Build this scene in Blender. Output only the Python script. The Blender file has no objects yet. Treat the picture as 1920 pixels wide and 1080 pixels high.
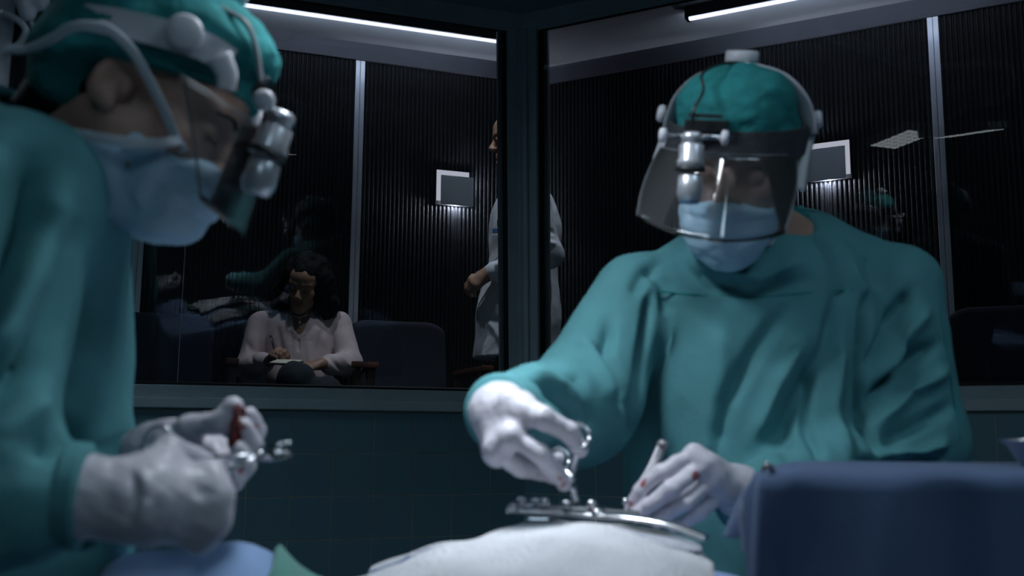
import bpy, bmesh, math, random
import numpy as np
from mathutils import Vector, Matrix

# ------------------------------------------------------------------ camera
SC = bpy.context.scene
COL = SC.collection
FPX = 1880.0                       # focal length in pixels of the 1920 px wide frame
CAM_Z = 1.20
PITCH = math.atan(275 / FPX)
ROLL = math.radians(0.40)
CAM_M = Matrix.Translation((0, 0, CAM_Z)) @ Matrix.Rotation(math.pi / 2 + PITCH, 4, 'X') @ Matrix.Rotation(ROLL, 4, 'Z')
cd = bpy.data.cameras.new('camera')
cam = bpy.data.objects.new('camera', cd)
COL.objects.link(cam)
cam.matrix_world = CAM_M
cd.sensor_width = 36.0
cd.lens = 36.0 * FPX / 1920.0
cd.clip_start = 0.05
cd.dof.use_dof = True
cd.dof.focus_distance = 4.2
cd.dof.aperture_fstop = 4.6
SC.camera = cam

# ------------------------------------------------------------------ exposure and world
SC.view_settings.view_transform = 'Standard'
SC.view_settings.look = 'None'
SC.view_settings.gamma = 1.0
SC.view_settings.use_curve_mapping = False
SC.view_settings.exposure = 0.0
w = bpy.data.worlds.new('world')
SC.world = w
w.use_nodes = True
w.node_tree.nodes['Background'].inputs[0].default_value = (0.01, 0.016, 0.02, 1)
w.node_tree.nodes['Background'].inputs[1].default_value = 1.0

# light levels (watts / emission), each used by the lamp that gives it
LAMP_SPOT = 22.0         # surgical lamp, narrow beam on the wound
LAMP_WIDE = 22.0         # surgical lamp, spill
FILL_PANEL = 6.5        # fill panels added on the theatre ceiling, out of view (emission)
COVE = 55.0              # light line over the gallery (emission)
SCONCE = 0.55            # wall lamps (emission)
BULB = 4.0  
GALLERY_FILL = 26.0              # fill spots added in the gallery ceiling, hidden by the header
#             # wall lamp bulbs


def at(px, py, Y):
    """world point at horizontal distance Y that the photo shows at pixel (px, py)"""
    d = CAM_M.to_3x3() @ Vector(((px - 960) / FPX, (540 - py) / FPX, -1))
    t = Y / d.y
    return Vector((d.x * t, d.y * t, CAM_Z + d.z * t))


# ------------------------------------------------------------------ materials
def _n(nt, t, x=0, y=0):
    n = nt.nodes.new(t)
    n.location = (x, y)
    return n


def mat(name, col, rough=0.6, metal=0.0, var=0.0, vscale=8.0, bump=0.0, bscale=60.0, spec=0.5,
        sheen=0.0, sss=0.0, stretch=None, col2=None, coat=0.0):
    m = bpy.data.materials.new(name)
    m.use_nodes = True
    nt = m.node_tree
    b = nt.nodes['Principled BSDF']
    b.inputs['Roughness'].default_value = rough
    b.inputs['Metallic'].default_value = metal
    b.inputs['Specular IOR Level'].default_value = spec
    if sheen:
        b.inputs['Sheen Weight'].default_value = sheen
    if coat:
        b.inputs['Coat Weight'].default_value = coat
    if sss:
        b.inputs['Subsurface Weight'].default_value = sss
        b.inputs['Subsurface Radius'].default_value = (0.01, 0.004, 0.003)
    tc = _n(nt, 'ShaderNodeTexCoord', -900)
    mp = _n(nt, 'ShaderNodeMapping', -700)
    if stretch:
        mp.inputs['Scale'].default_value = stretch
    nt.links.new(tc.outputs['Object'], mp.inputs['Vector'])
    nz = _n(nt, 'ShaderNodeTexNoise', -500, 200)
    nz.inputs['Scale'].default_value = vscale
    nz.inputs['Detail'].default_value = 5
    nt.links.new(mp.outputs['Vector'], nz.inputs['Vector'])
    rp = _n(nt, 'ShaderNodeValToRGB', -300, 200)
    c2 = col2 if col2 else tuple(max(0, c * (1 - var)) for c in col)
    c1 = col if col2 else tuple(min(1, c * (1 + var)) for c in col)
    rp.color_ramp.elements[0].position = 0.35
    rp.color_ramp.elements[0].color = (*c2, 1)
    rp.color_ramp.elements[1].position = 0.65
    rp.color_ramp.elements[1].color = (*c1, 1)
    nt.links.new(nz.outputs['Fac'], rp.inputs['Fac'])
    nt.links.new(rp.outputs['Color'], b.inputs['Base Color'])
    if bump:
        n2 = _n(nt, 'ShaderNodeTexNoise', -500, -200)
        n2.inputs['Scale'].default_value = bscale
        n2.inputs['Detail'].default_value = 4
        nt.links.new(mp.outputs['Vector'], n2.inputs['Vector'])
        bp = _n(nt, 'ShaderNodeBump', -250, -200)
        bp.inputs['Strength'].default_value = bump
        bp.inputs['Distance'].default_value = 0.01
        nt.links.new(n2.outputs['Fac'], bp.inputs['Height'])
        nt.links.new(bp.outputs['Normal'], b.inputs['Normal'])
    return m


def emit(name, col, s):
    m = bpy.data.materials.new(name)
    m.use_nodes = True
    nt = m.node_tree
    nt.nodes.remove(nt.nodes['Principled BSDF'])
    e = _n(nt, 'ShaderNodeEmission')
    e.inputs[0].default_value = (*col, 1)
    e.inputs[1].default_value = s
    nt.links.new(e.outputs[0], nt.nodes['Material Output'].inputs[0])
    return m


def clear(name, tint=(0.9, 0.95, 0.96), refl=1.0, rough=0.0, haze=0.0):
    """thin clear sheet: lets light through, mirrors by Fresnel"""
    m = bpy.data.materials.new(name)
    m.use_nodes = True
    nt = m.node_tree
    nt.nodes.remove(nt.nodes['Principled BSDF'])
    tr = _n(nt, 'ShaderNodeBsdfTransparent')
    tr.inputs[0].default_value = (*tint, 1)
    gl = _n(nt, 'ShaderNodeBsdfGlossy')
    gl.inputs['Roughness'].default_value = rough
    fr = _n(nt, 'ShaderNodeFresnel')
    fr.inputs[0].default_value = 1.5
    mu = _n(nt, 'ShaderNodeMath')
    mu.operation = 'MULTIPLY'
    mu.use_clamp = True
    mu.inputs[1].default_value = refl
    nt.links.new(fr.outputs[0], mu.inputs[0])
    mx = _n(nt, 'ShaderNodeMixShader')
    nt.links.new(mu.outputs[0], mx.inputs[0])
    nt.links.new(tr.outputs[0], mx.inputs[1])
    nt.links.new(gl.outputs[0], mx.inputs[2])
    out = mx
    if haze:
        df = _n(nt, 'ShaderNodeBsdfDiffuse')
        df.inputs[0].default_value = (0.8, 0.85, 0.9, 1)
        m2 = _n(nt, 'ShaderNodeMixShader')
        m2.inputs[0].default_value = haze
        nt.links.new(mx.outputs[0], m2.inputs[1])
        nt.links.new(df.outputs[0], m2.inputs[2])
        out = m2
    nt.links.new(out.outputs[0], nt.nodes['Material Output'].inputs[0])
    return m


M = {
    'gown': mat('gown_cloth', (0.095, 0.285, 0.315), 0.88, var=0.06, vscale=14, bump=0.10, bscale=220, spec=0.2),
    'cap': mat('cap_cloth', (0.022, 0.20, 0.21), 0.88, var=0.15, vscale=30, bump=0.3, bscale=90, spec=0.2),
    'mask': mat('mask_paper', (0.42, 0.61, 0.76), 0.8, var=0.05, vscale=25, bump=0.1, bscale=300),
    'strap': mat('mask_strap', (0.62, 0.68, 0.76), 0.8, var=0.05),
    'glove': mat('latex_glove', (0.58, 0.56, 0.63), 0.45, var=0.03, vscale=20, bump=0.06, bscale=90, sss=0.05),
    'glove_blood': None,
    'skin': mat('skin', (0.44, 0.27, 0.22), 0.5, var=0.10, vscale=35, bump=0.05, bscale=200, sss=0.1),
    'skin_tan': mat('skin_tan', (0.33, 0.18, 0.12), 0.5, var=0.08, vscale=40, sss=0.08),
    'hair': mat('dark_hair', (0.006, 0.005, 0.006), 0.7, var=0.4, vscale=60, bump=0.3, bscale=150, spec=0.12),
    'lip': mat('lips', (0.30, 0.09, 0.08), 0.4, var=0.1),
    'white_plastic': mat('white_plastic', (0.62, 0.63, 0.70), 0.35, var=0.03),
    'grey_plastic': mat('grey_plastic', (0.28, 0.30, 0.33), 0.4, var=0.05),
    'charcoal': mat('charcoal_webbing', (0.035, 0.04, 0.05), 0.75, var=0.2, vscale=60, bump=0.3, bscale=300),
    'black': mat('black_plastic', (0.008, 0.010, 0.012), 0.4, var=0.2),
    'dull_steel': mat('dull_steel', (0.34, 0.33, 0.36), 0.45, 0.6, var=0.06),
    'lamp_alu': mat('satin_lamp_metal', (0.58, 0.60, 0.66), 0.32, 0.6, var=0.05),
    'steel': mat('steel', (0.62, 0.64, 0.67), 0.22, 1.0, var=0.06, vscale=30),
    'alu': mat('brushed_aluminium', (0.66, 0.69, 0.76), 0.38, 0.55, var=0.06, vscale=40, stretch=(20, 20, 0.3)),
    'towel': mat('white_towel', (0.78, 0.79, 0.84), 0.95, var=0.04, vscale=30, bump=0.9, bscale=170, sheen=0.3),
    'drape_light': mat('light_blue_drape', (0.24, 0.37, 0.62), 0.85, var=0.08, vscale=10, bump=0.1, bscale=200, sheen=0.2),
    'drape_navy': mat('navy_drape', (0.06, 0.105, 0.21), 0.85, var=0.12, vscale=7, bump=0.1, bscale=240, sheen=0.2),
    'drape_green': mat('green_drape', (0.09, 0.27, 0.23), 0.85, var=0.1, vscale=12, bump=0.2, bscale=200, sheen=0.2),
    'blood': mat('blood', (0.07, 0.008, 0.009), 0.3, var=0.3, vscale=50, bump=0.3, bscale=80),
    'flesh': mat('wound_flesh', (0.30, 0.05, 0.04), 0.3, var=0.35, vscale=60, bump=0.5, bscale=90),
    'frame': mat('painted_frame', (0.38, 0.46, 0.50), 0.5, var=0.06, vscale=9, bump=0.04, bscale=120),
    'gasket': mat('rubber_gasket', (0.004, 0.005, 0.006), 0.6, var=0.2),
    'reveal': mat('aluminium_bead', (0.34, 0.37, 0.41), 0.45, 0.6, var=0.05),
    'tile': mat('dark_tile', (0.125, 0.25, 0.31), 0.45, var=0.10, vscale=3, bump=0.03, bscale=18),
    'grout': mat('grout', (0.30, 0.35, 0.33), 0.9, var=0.15, vscale=20),
    'or_wall': mat('theatre_wall', (0.14, 0.20, 0.22), 0.7, var=0.08),
    'or_ceiling': mat('theatre_ceiling', (0.20, 0.28, 0.31), 0.8, var=0.05),
    'or_floor': mat('theatre_floor', (0.16, 0.20, 0.22), 0.5, var=0.1),
    'rib': mat('ribbed_wall', (0.008, 0.0095, 0.012), 0.50, spec=0.18, var=0.25, vscale=14, bump=0.25, bscale=140),
    'gal_ceiling': mat('gallery_ceiling', (0.34, 0.37, 0.41), 0.85, var=0.03),
    'band': mat('cornice_band', (0.06, 0.065, 0.085), 0.6, var=0.05),
    'gal_floor': mat('gallery_carpet', (0.012, 0.015, 0.02), 0.95, var=0.3, vscale=80),
    'chair': mat('chair_fabric', (0.010, 0.015, 0.028), 0.9, var=0.2, vscale=50, bump=0.2, bscale=300),
    'wood': mat('stained_wood', (0.10, 0.036, 0.02), 0.4, var=0.35, vscale=12, stretch=(1, 8, 1)),
    'plate': mat('lamp_plate', (0.72, 0.78, 0.80), 0.5, 0.0, var=0.03),
    'blouse': mat('blouse', (0.62, 0.50, 0.52), 0.8, var=0.05, vscale=20, bump=0.1, bscale=200, sheen=0.2),
    'trouser': mat('dark_trousers', (0.010, 0.014, 0.024), 0.9, var=0.3, vscale=60),
    'coat': mat('white_coat', (0.60, 0.62, 0.68), 0.8, var=0.04, vscale=20, bump=0.1, bscale=160),
    'shirt': mat('dark_shirt', (0.05, 0.07, 0.10), 0.8, var=0.1),
    'paper': mat('paper', (0.62, 0.60, 0.50), 0.8, var=0.03),
    'lampbody': mat('lamp_housing', (0.40, 0.43, 0.46), 0.4, var=0.03),
    'shoe': mat('dark_shoe', (0.015, 0.015, 0.018), 0.5, var=0.2),
}


def blood_glove():
    m = mat('latex_glove_bloody', (0.58, 0.56, 0.63), 0.45, var=0.03, vscale=20, bump=0.06, bscale=90, sss=0.05)
    nt = m.node_tree
    b = nt.nodes['Principled BSDF']
    old = b.inputs['Base Color'].links[0].from_socket
    tc = [n for n in nt.nodes if n.type == 'TEX_COORD'][0]
    at_ = _n(nt, 'ShaderNodeAttribute')
    at_.attribute_name = 'stain'
    nz = _n(nt, 'ShaderNodeTexNoise')
    nz.inputs['Scale'].default_value = 120
    nz.inputs['Detail'].default_value = 3
    nt.links.new(tc.outputs['Object'], nz.inputs['Vector'])
    mu = _n(nt, 'ShaderNodeMath')
    mu.operation = 'MULTIPLY'
    nt.links.new(at_.outputs['Fac'], mu.inputs[0])
    nt.links.new(nz.outputs['Fac'], mu.inputs[1])
    rp = _n(nt, 'ShaderNodeValToRGB')
    rp.color_ramp.elements[0].position = 0.30
    rp.color_ramp.elements[0].color = (0, 0, 0, 1)
    rp.color_ramp.elements[1].position = 0.42
    rp.color_ramp.elements[1].color = (0.85, 0.85, 0.85, 1)
    nt.links.new(mu.outputs[0], rp.inputs[0])
    mx = _n(nt, 'ShaderNodeMix')
    mx.data_type = 'RGBA'
    nt.links.new(rp.outputs[0], mx.inputs[0])
    nt.links.new(old, mx.inputs[6])
    mx.inputs[7].default_value = (0.30, 0.035, 0.045, 1)
    nt.links.new(mx.outputs[2], b.inputs['Base Color'])
    return m


M['glove_blood'] = blood_glove()


# ------------------------------------------------------------------ mesh helpers
def tag(o, label=None, cat=None, group=None, kind=None):
    if label:
        o['label'] = label
    if cat:
        o['category'] = cat
    if group:
        o['group'] = group
    if kind:
        o['kind'] = kind
    return o


def attach(o, parent):
    o.parent = parent
    o.matrix_parent_inverse = parent.matrix_world.inverted()


def link(name, me, m, parent=None, smooth=True, matrix=None):
    me.materials.append(M[m] if isinstance(m, str) else m)
    if smooth:
        me.polygons.foreach_set('use_smooth', [True] * len(me.polygons))
    o = bpy.data.objects.new(name, me)
    COL.objects.link(o)
    if matrix is not None:
        o.matrix_world = matrix
    if parent is not None:
        attach(o, parent)
    return o


def thing(name, label, cat, loc=(0, 0, 0), group=None):
    o = bpy.data.objects.new(name, None)
    o.empty_display_size = 0.1
    COL.objects.link(o)
    o.location = loc
    o.matrix_world = Matrix.Translation(loc)
    return tag(o, label, cat, group)


def raw(name, V, F, m, parent=None, smooth=True, matrix=None):
    me = bpy.data.meshes.new(name)
    me.from_pydata([tuple(v) for v in V], [], [tuple(f) for f in F])
    me.update()
    return link(name, me, m, parent, smooth, matrix)


def bm_obj(name, bm, m, parent=None, smooth=False, matrix=None):
    me = bpy.data.meshes.new(name)
    bmesh.ops.recalc_face_normals(bm, faces=bm.faces)
    bm.to_mesh(me)
    bm.free()
    return link(name, me, m, parent, smooth, matrix)


def box_bm(lo, hi, bev=0.0, seg=2, bm=None):
    own = bmesh.new()
    bmesh.ops.create_cube(own, size=1)
    for v in own.verts:
        v.co = Vector([lo[i] + (v.co[i] + 0.5) * (hi[i] - lo[i]) for i in range(3)])
    if bev:
        bmesh.ops.bevel(own, geom=own.edges[:], offset=bev, segments=seg, affect='EDGES', profile=0.7)
    if bm is None:
        return own
    me = bpy.data.meshes.new('tmp')
    own.to_mesh(me)
    own.free()
    bm.from_mesh(me)
    bpy.data.meshes.remove(me)
    return bm


def box(name, lo, hi, m, parent=None, bev=0.0, matrix=None, seg=2, smooth=False):
    return bm_obj(name, box_bm(lo, hi, bev, seg), m, parent, smooth, matrix)


def prism(name, poly, z0, z1, m, parent=None, matrix=None, bev=0.0):
    """polygon in local xy extruded along local z"""
    bm = bmesh.new()
    a = [bm.verts.new((p[0], p[1], z0)) for p in poly]
    b = [bm.verts.new((p[0], p[1], z1)) for p in poly]
    n = len(poly)
    bm.faces.new(a)
    bm.faces.new(b)
    for i in range(n):
        bm.faces.new((a[i], a[(i + 1) % n], b[(i + 1) % n], b[i]))
    if bev:
        bmesh.ops.bevel(bm, geom=bm.edges[:], offset=bev, segments=2, affect='EDGES', profile=0.7)
    return bm_obj(name, bm, m, parent, False, matrix)


def smooth_path(pts, n=6):
    """Catmull-Rom through the points"""
    P = [Vector(p) for p in pts]
    if len(P) < 3:
        return P
    out = []
    for i in range(len(P) - 1):
        p0 = P[max(i - 1, 0)]
        p1, p2 = P[i], P[i + 1]
        p3 = P[min(i + 2, len(P) - 1)]
        for k in range(n):
            t = k / n
            out.append(0.5 * ((2 * p1) + (p2 - p0) * t + (2 * p0 - 5 * p1 + 4 * p2 - p3) * t * t + (3 * p1 - p0 - 3 * p2 + p3) * t ** 3))
    out.append(P[-1])
    return out


def tube_data(pts, r, seg=10, flat=1.0, upv=None):
    P = [Vector(p) for p in pts]
    n = len(P)
    R = [r] * n if not hasattr(r, '__len__') else ([r[0] + (r[-1] - r[0]) * i / (n - 1) for i in range(n)] if len(r) != n else r)
    V, F = [], []
    T0 = (P[1] - P[0]).normalized()
    up = Vector(upv) if upv is not None else (Vector((0, 0, 1)) if abs(T0.z) < 0.9 else Vector((0, 1, 0)))
    for i in range(n):
        T = (P[min(i + 1, n - 1)] - P[max(i - 1, 0)]).normalized()
        if upv is not None:
            up = Vector(upv)
        s = T.cross(up)
        if s.length < 1e-6:
            s = T.orthogonal()
        s.normalize()
        u = s.cross(T).normalized()
        up = u
        for k in range(seg):
            a = 2 * math.pi * k / seg
            V.append(P[i] + s * math.cos(a) * R[i] + u * math.sin(a) * R[i] * flat)
    for i in range(n - 1):
        for k in range(seg):
            k2 = (k + 1) % seg
            F.append((i * seg + k, i * seg + k2, (i + 1) * seg + k2, (i + 1) * seg + k))
    F.append(tuple(reversed(range(seg))))
    F.append(tuple((n - 1) * seg + k for k in range(seg)))
    return V, F


def tube(name, pts, r, m, parent=None, seg=10, flat=1.0, upv=None, matrix=None):
    V, F = tube_data(pts, r, seg, flat, upv)
    return raw(name, V, F, m, parent, True, matrix)


def lathe(name, prof, m, parent=None, matrix=None, seg=28):
    """profile (r, z) turned about local z"""
    V, F = [], []
    for r, z in prof:
        for k in range(seg):
            a = 2 * math.pi * k / seg
            V.append((r * math.cos(a), r * math.sin(a), z))
    for i in range(len(prof) - 1):
        for k in range(seg):
            k2 = (k + 1) % seg
            F.append((i * seg + k, i * seg + k2, (i + 1) * seg + k2, (i + 1) * seg + k))
    F.append(tuple(reversed(range(seg))))
    F.append(tuple((len(prof) - 1) * seg + k for k in range(seg)))
    return raw(name, V, F, m, parent, True, matrix)


def axis_matrix(a, b, roll=0.0):
    """matrix whose z axis runs from a to b, origin at a"""
    a, b = Vector(a), Vector(b)
    q = (b - a).to_track_quat('Z', 'Y')
    return Matrix.Translation(a) @ q.to_matrix().to_4x4() @ Matrix.Rotation(roll, 4, 'Z')


def rod(name, a, b, prof, m, parent=None, seg=24):
    return lathe(name, prof, m, parent, axis_matrix(a, b), seg)


def sheet(name, fn, nu, nv, m, parent=None, thick=0.0, sub=0):
    V = [fn(i / nu, j / nv) for j in range(nv + 1) for i in range(nu + 1)]
    F = [(j * (nu + 1) + i, j * (nu + 1) + i + 1, (j + 1) * (nu + 1) + i + 1, (j + 1) * (nu + 1) + i) for j in range(nv) for i in range(nu)]
    o = raw(name, V, F, m, parent)
    if thick:
        s = o.modifiers.new('thickness', 'SOLIDIFY')
        s.thickness = thick
        s.offset = 0
    if sub:
        s = o.modifiers.new('smooth', 'SUBSURF')
        s.levels = sub
        s.render_levels = sub
    return o


# ------------------------------------------------------------------ blended solids (bodies, hands, cloth)
class Solid:
    def __init__(self, lo, hi, h):
        self.lo = np.array(lo, float)
        self.h = h
        n = np.ceil((np.array(hi, float) - self.lo) / h).astype(int) + 1
        self.ax = [self.lo[i] + h * np.arange(n[i]) for i in range(3)]
        self.F = np.full(tuple(n), 0.2, np.float32)

    def _block(self, lo, hi, pad):
        sl, g = [], []
        for i in range(3):
            a = max(0, int(math.floor((lo[i] - pad - self.lo[i]) / self.h)))
            b = min(self.F.shape[i], int(math.ceil((hi[i] + pad - self.lo[i]) / self.h)) + 1)
            if b <= a:
                return None, None
            sl.append(slice(a, b))
            g.append(self.ax[i][a:b])
        return tuple(sl), np.meshgrid(*g, indexing='ij', sparse=True)

    def _mix(self, sl, d, k, op):
        A = self.F[sl]
        if op == 'sub':
            A2, d2 = -A, d
        else:
            A2, d2 = A, d
        if k > 0:
            hh = np.maximum(k - np.abs(A2 - d2), 0) / k
            r = np.minimum(A2, d2) - hh * hh * k * 0.25
        else:
            r = np.minimum(A2, d2)
        self.F[sl] = -r if op == 'sub' else r

    def cap(self, a, b, ra, rb=None, k=0.02, op='add'):
        rb = ra if rb is None else rb
        a = np.array(a, float)
        b = np.array(b, float)
        R = max(ra, rb)
        sl, g = self._block(np.minimum(a, b), np.maximum(a, b), R + k + 3 * self.h)
        if sl is None:
            return self
        ab = b - a
        L2 = max(float(ab @ ab), 1e-12)
        t = np.clip(((g[0] - a[0]) * ab[0] + (g[1] - a[1]) * ab[1] + (g[2] - a[2]) * ab[2]) / L2, 0, 1)
        d = np.sqrt((g[0] - a[0] - t * ab[0]) ** 2 + (g[1] - a[1] - t * ab[1]) ** 2 + (g[2] - a[2] - t * ab[2]) ** 2) - (ra + (rb - ra) * t)
        self._mix(sl, d, k, op)
        return self

    def ell(self, c, r, R=None, k=0.02, op='add'):
        c = np.array(c, float)
        r = np.array(r, float)
        if R is not None:
            r = r * float(np.linalg.norm(np.array(R)[:3, 0]))
        m = float(r.max())
        sl, g = self._block(c - m, c + m, k + 3 * self.h)
        if sl is None:
            return self
        X = [g[i] - c[i] for i in range(3)]
        if R is not None:
            R = np.array(R)[:3, :3]
            sc = np.linalg.norm(R[:, 0])
            R = R / sc
            X = [X[0] * R[0, j] + X[1] * R[1, j] + X[2] * R[2, j] for j in range(3)]
        k0 = np.sqrt((X[0] / r[0]) ** 2 + (X[1] / r[1]) ** 2 + (X[2] / r[2]) ** 2)
        k1 = np.sqrt((X[0] / r[0] ** 2) ** 2 + (X[1] / r[1] ** 2) ** 2 + (X[2] / r[2] ** 2) ** 2)
        d = k0 * (k0 - 1) / np.maximum(k1, 1e-9)
        self._mix(sl, d, k, op)
        return self

    def cut(self, p, n, k=0.0):
        """remove the side of plane (p, n) that n points to"""
        g = np.meshgrid(*self.ax, indexing='ij', sparse=True)
        n = np.array(n, float)
        n = n / np.linalg.norm(n)
        d = (g[0] - p[0]) * n[0] + (g[1] - p[1]) * n[1] + (g[2] - p[2]) * n[2]
        if k > 0:
            hh = np.maximum(k - np.abs(self.F - d), 0) / k
            self.F = (np.maximum(self.F, d) + hh * hh * k * 0.25).astype(np.float32)
        else:
            self.F = np.maximum(self.F, d).astype(np.float32)
        return self

    def mesh(self):
        F = self.F
        F[0], F[-1] = 0.1, 0.1
        F[:, 0], F[:, -1] = 0.1, 0.1
        F[:, :, 0], F[:, :, -1] = 0.1, 0.1
        S = F < 0
        c = np.zeros(tuple(s - 1 for s in F.shape), np.int8)
        offs = [(i, j, k) for i in (0, 1) for j in (0, 1) for k in (0, 1)]
        for o in offs:
            c += S[o[0]:F.shape[0] - 1 + o[0], o[1]:F.shape[1] - 1 + o[1], o[2]:F.shape[2] - 1 + o[2]]
        act = np.argwhere((c > 0) & (c < 8))
        ids = np.full(c.shape, -1, np.int32)
        ids[act[:, 0], act[:, 1], act[:, 2]] = np.arange(len(act))
        val = {o: F[act[:, 0] + o[0], act[:, 1] + o[1], act[:, 2] + o[2]] for o in offs}
        P = np.zeros((len(act), 3))
        N = np.zeros(len(act))
        for a in offs:
            for ax in range(3):
                if a[ax] == 0:
                    b = list(a)
                    b[ax] = 1
                    b = tuple(b)
                    fa, fb = val[a], val[b]
                    x = (fa < 0) != (fb < 0)
                    t = np.where(x, fa / np.where(x, fa - fb, 1), 0)
                    p = np.repeat(np.array(a, float)[None], len(act), 0)
                    p[:, ax] += t
                    P += p * x[:, None]
                    N += x
        P = (P / N[:, None] + act) * self.h + self.lo
        Q = []
        for ax in range(3):
            sl0 = [slice(1, -1)] * 3
            sl1 = [slice(1, -1)] * 3
            sl0[ax] = slice(0, -1)
            sl1[ax] = slice(1, None)
            A, B = S[tuple(sl0)], S[tuple(sl1)]
            e = np.argwhere(A != B)
            flip = A[e[:, 0], e[:, 1], e[:, 2]]
            base = e.copy()
            for d in range(3):
                if d != ax:
                    base[:, d] += 1
            u, v = [(1, 2), (2, 0), (0, 1)][ax]
            q = []
            for du, dv in ((-1, -1), (0, -1), (0, 0), (-1, 0)):
                cc = base.copy()
                cc[:, u] += du
                cc[:, v] += dv
                q.append(ids[cc[:, 0], cc[:, 1], cc[:, 2]])
            q = np.stack(q, 1)
            q[~flip] = q[~flip][:, ::-1]
            Q.append(q)
        Q = np.concatenate(Q)
        Q = Q[(Q >= 0).all(1)]
        return P, Q


def relax(P, Q, it=2, lam=0.5):
    n = len(P)
    E = np.concatenate([Q[:, [0, 1]], Q[:, [1, 2]], Q[:, [2, 3]], Q[:, [3, 0]]])
    cnt = np.bincount(E[:, 0], minlength=n).astype(float) + np.bincount(E[:, 1], minlength=n)
    for _ in range(it):
        S = np.zeros_like(P)
        for d in range(3):
            S[:, d] = np.bincount(E[:, 0], P[E[:, 1], d], n) + np.bincount(E[:, 1], P[E[:, 0], d], n)
        P = P + lam * (S / np.maximum(cnt, 1)[:, None] - P)
    return P


def normals(P, Q):
    n = np.cross(P[Q[:, 2]] - P[Q[:, 0]], P[Q[:, 3]] - P[Q[:, 1]])
    N = np.zeros_like(P)
    for d in range(3):
        for c in range(4):
            N[:, d] += np.bincount(Q[:, c], n[:, d], len(P))
    return N / np.maximum(np.linalg.norm(N, axis=1), 1e-12)[:, None]


def seg_dist(P, a, b, axes=(0, 1, 2)):
    a = np.array(a, float)[list(axes)]
    b = np.array(b, float)[list(axes)]
    p = P[:, list(axes)]
    ab = b - a
    t = np.clip(((p - a) @ ab) / max(float(ab @ ab), 1e-12), 0, 1)
    return np.linalg.norm(p - a - t[:, None] * ab, axis=1), t


def folds(P, Q, lines, face=None):
    """lines: (points, width, height): ridges (height > 0) or creases (< 0) pressed into the surface along a path"""
    N = normals(P, Q)
    D = np.zeros(len(P))
    for pts, wd, ht in lines:
        L = len(pts) - 1
        best = np.full(len(P), 9.0)
        tt = np.zeros(len(P))
        for i in range(L):
            if face is None:
                d, t = seg_dist(P, pts[i], pts[i + 1])
            else:
                d, t = seg_dist(P, pts[i], pts[i + 1], (0, 2))
            m = d < best
            best[m] = d[m]
            tt[m] = (i + t[m]) / L
        taper = np.clip(np.minimum(tt, 1 - tt) * 5 + 0.25, 0, 1)
        g = np.exp(-(best / wd) ** 2) * ht * taper
        if face is not None:
            g = g * np.clip((N @ np.array(face)) * 2.5, 0, 1)
        D += g
    return P + N * D[:, None]


def crumple(P, Q, amp, freq, seed=0, stretch=(1, 1, 1)):
    rng = np.random.RandomState(seed)
    N = normals(P, Q)
    X = P * np.array(stretch) * freq
    d = np.zeros(len(P))
    for o in range(4):
        A = rng.normal(size=(3, 3))
        ph = rng.uniform(0, 6.28, 3)
        Wp = X + 0.6 * np.sin(X @ A + ph)
        v = rng.normal(size=3)
        d += np.sin(Wp @ (v / np.linalg.norm(v)) * 2 + rng.uniform(0, 6.28)) * 0.6 ** o
        X = X * 1.7
    return P + N * (amp * d)[:, None]


def solid_obj(name, P, Q, m, parent=None, attr=None):
    me = bpy.data.meshes.new(name)
    me.from_pydata(P.tolist(), [], Q.tolist())
    me.update()
    if attr is not None:
        for k, a in attr.items():
            la = me.attributes.new(k, 'FLOAT', 'POINT')
            la.data.foreach_set('value', a.astype(np.float32))
    return link(name, me, m, parent, True)
# ================================================================== THE ROOM
SILL_Z = 1.353
LEAN = math.radians(10.0)                       # the gallery glass leans into the theatre
C0 = Vector((0.05, 3.70, 0))
AL, AR = math.radians(19.5), math.radians(28.2)
LD = Vector((-math.cos(AL), -math.sin(AL), 0))
RD = Vector((math.cos(AR), -math.sin(AR), 0))
NL = Vector((math.sin(AL), -math.cos(AL), 0))    # into the theatre
NR = Vector((-math.sin(AR), -math.cos(AR), 0))
BIS = (NL + NR).normalized()
CEIL_Z = 2.69
GAL_FLOOR = 0.80
GAL_W = 1.55                                     # gallery depth
GAL_CEIL = 3.230
TILE_W, TILE_H = 0.1415, 0.1428


def struct(o):
    o['kind'] = 'structure'
    return o


def wall_frame(D, Nn, tilt):
    """local x along the wall away from the corner, y up the wall, z into the theatre"""
    if tilt:
        up = (Nn * math.sin(LEAN) + Vector((0, 0, 1)) * math.cos(LEAN))
    else:
        up = Vector((0, 0, 1))
    z = (Nn * math.cos(LEAN) - Vector((0, 0, 1)) * math.sin(LEAN)) if tilt else Nn
    m = Matrix((D, up, z)).transposed().to_4x4()
    m.translation = C0 + Vector((0, 0, SILL_Z))
    return m


SHEAR = (BIS.dot(LD)) * math.tan(LEAN) / BIS.dot(NL) * math.cos(LEAN)   # corner line per metre up the leaning glass
VTOP = (2.637 - SILL_Z) / math.cos(LEAN)
VCEIL = (CEIL_Z - SILL_Z) / math.cos(LEAN)
WLEN = 3.2


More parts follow.
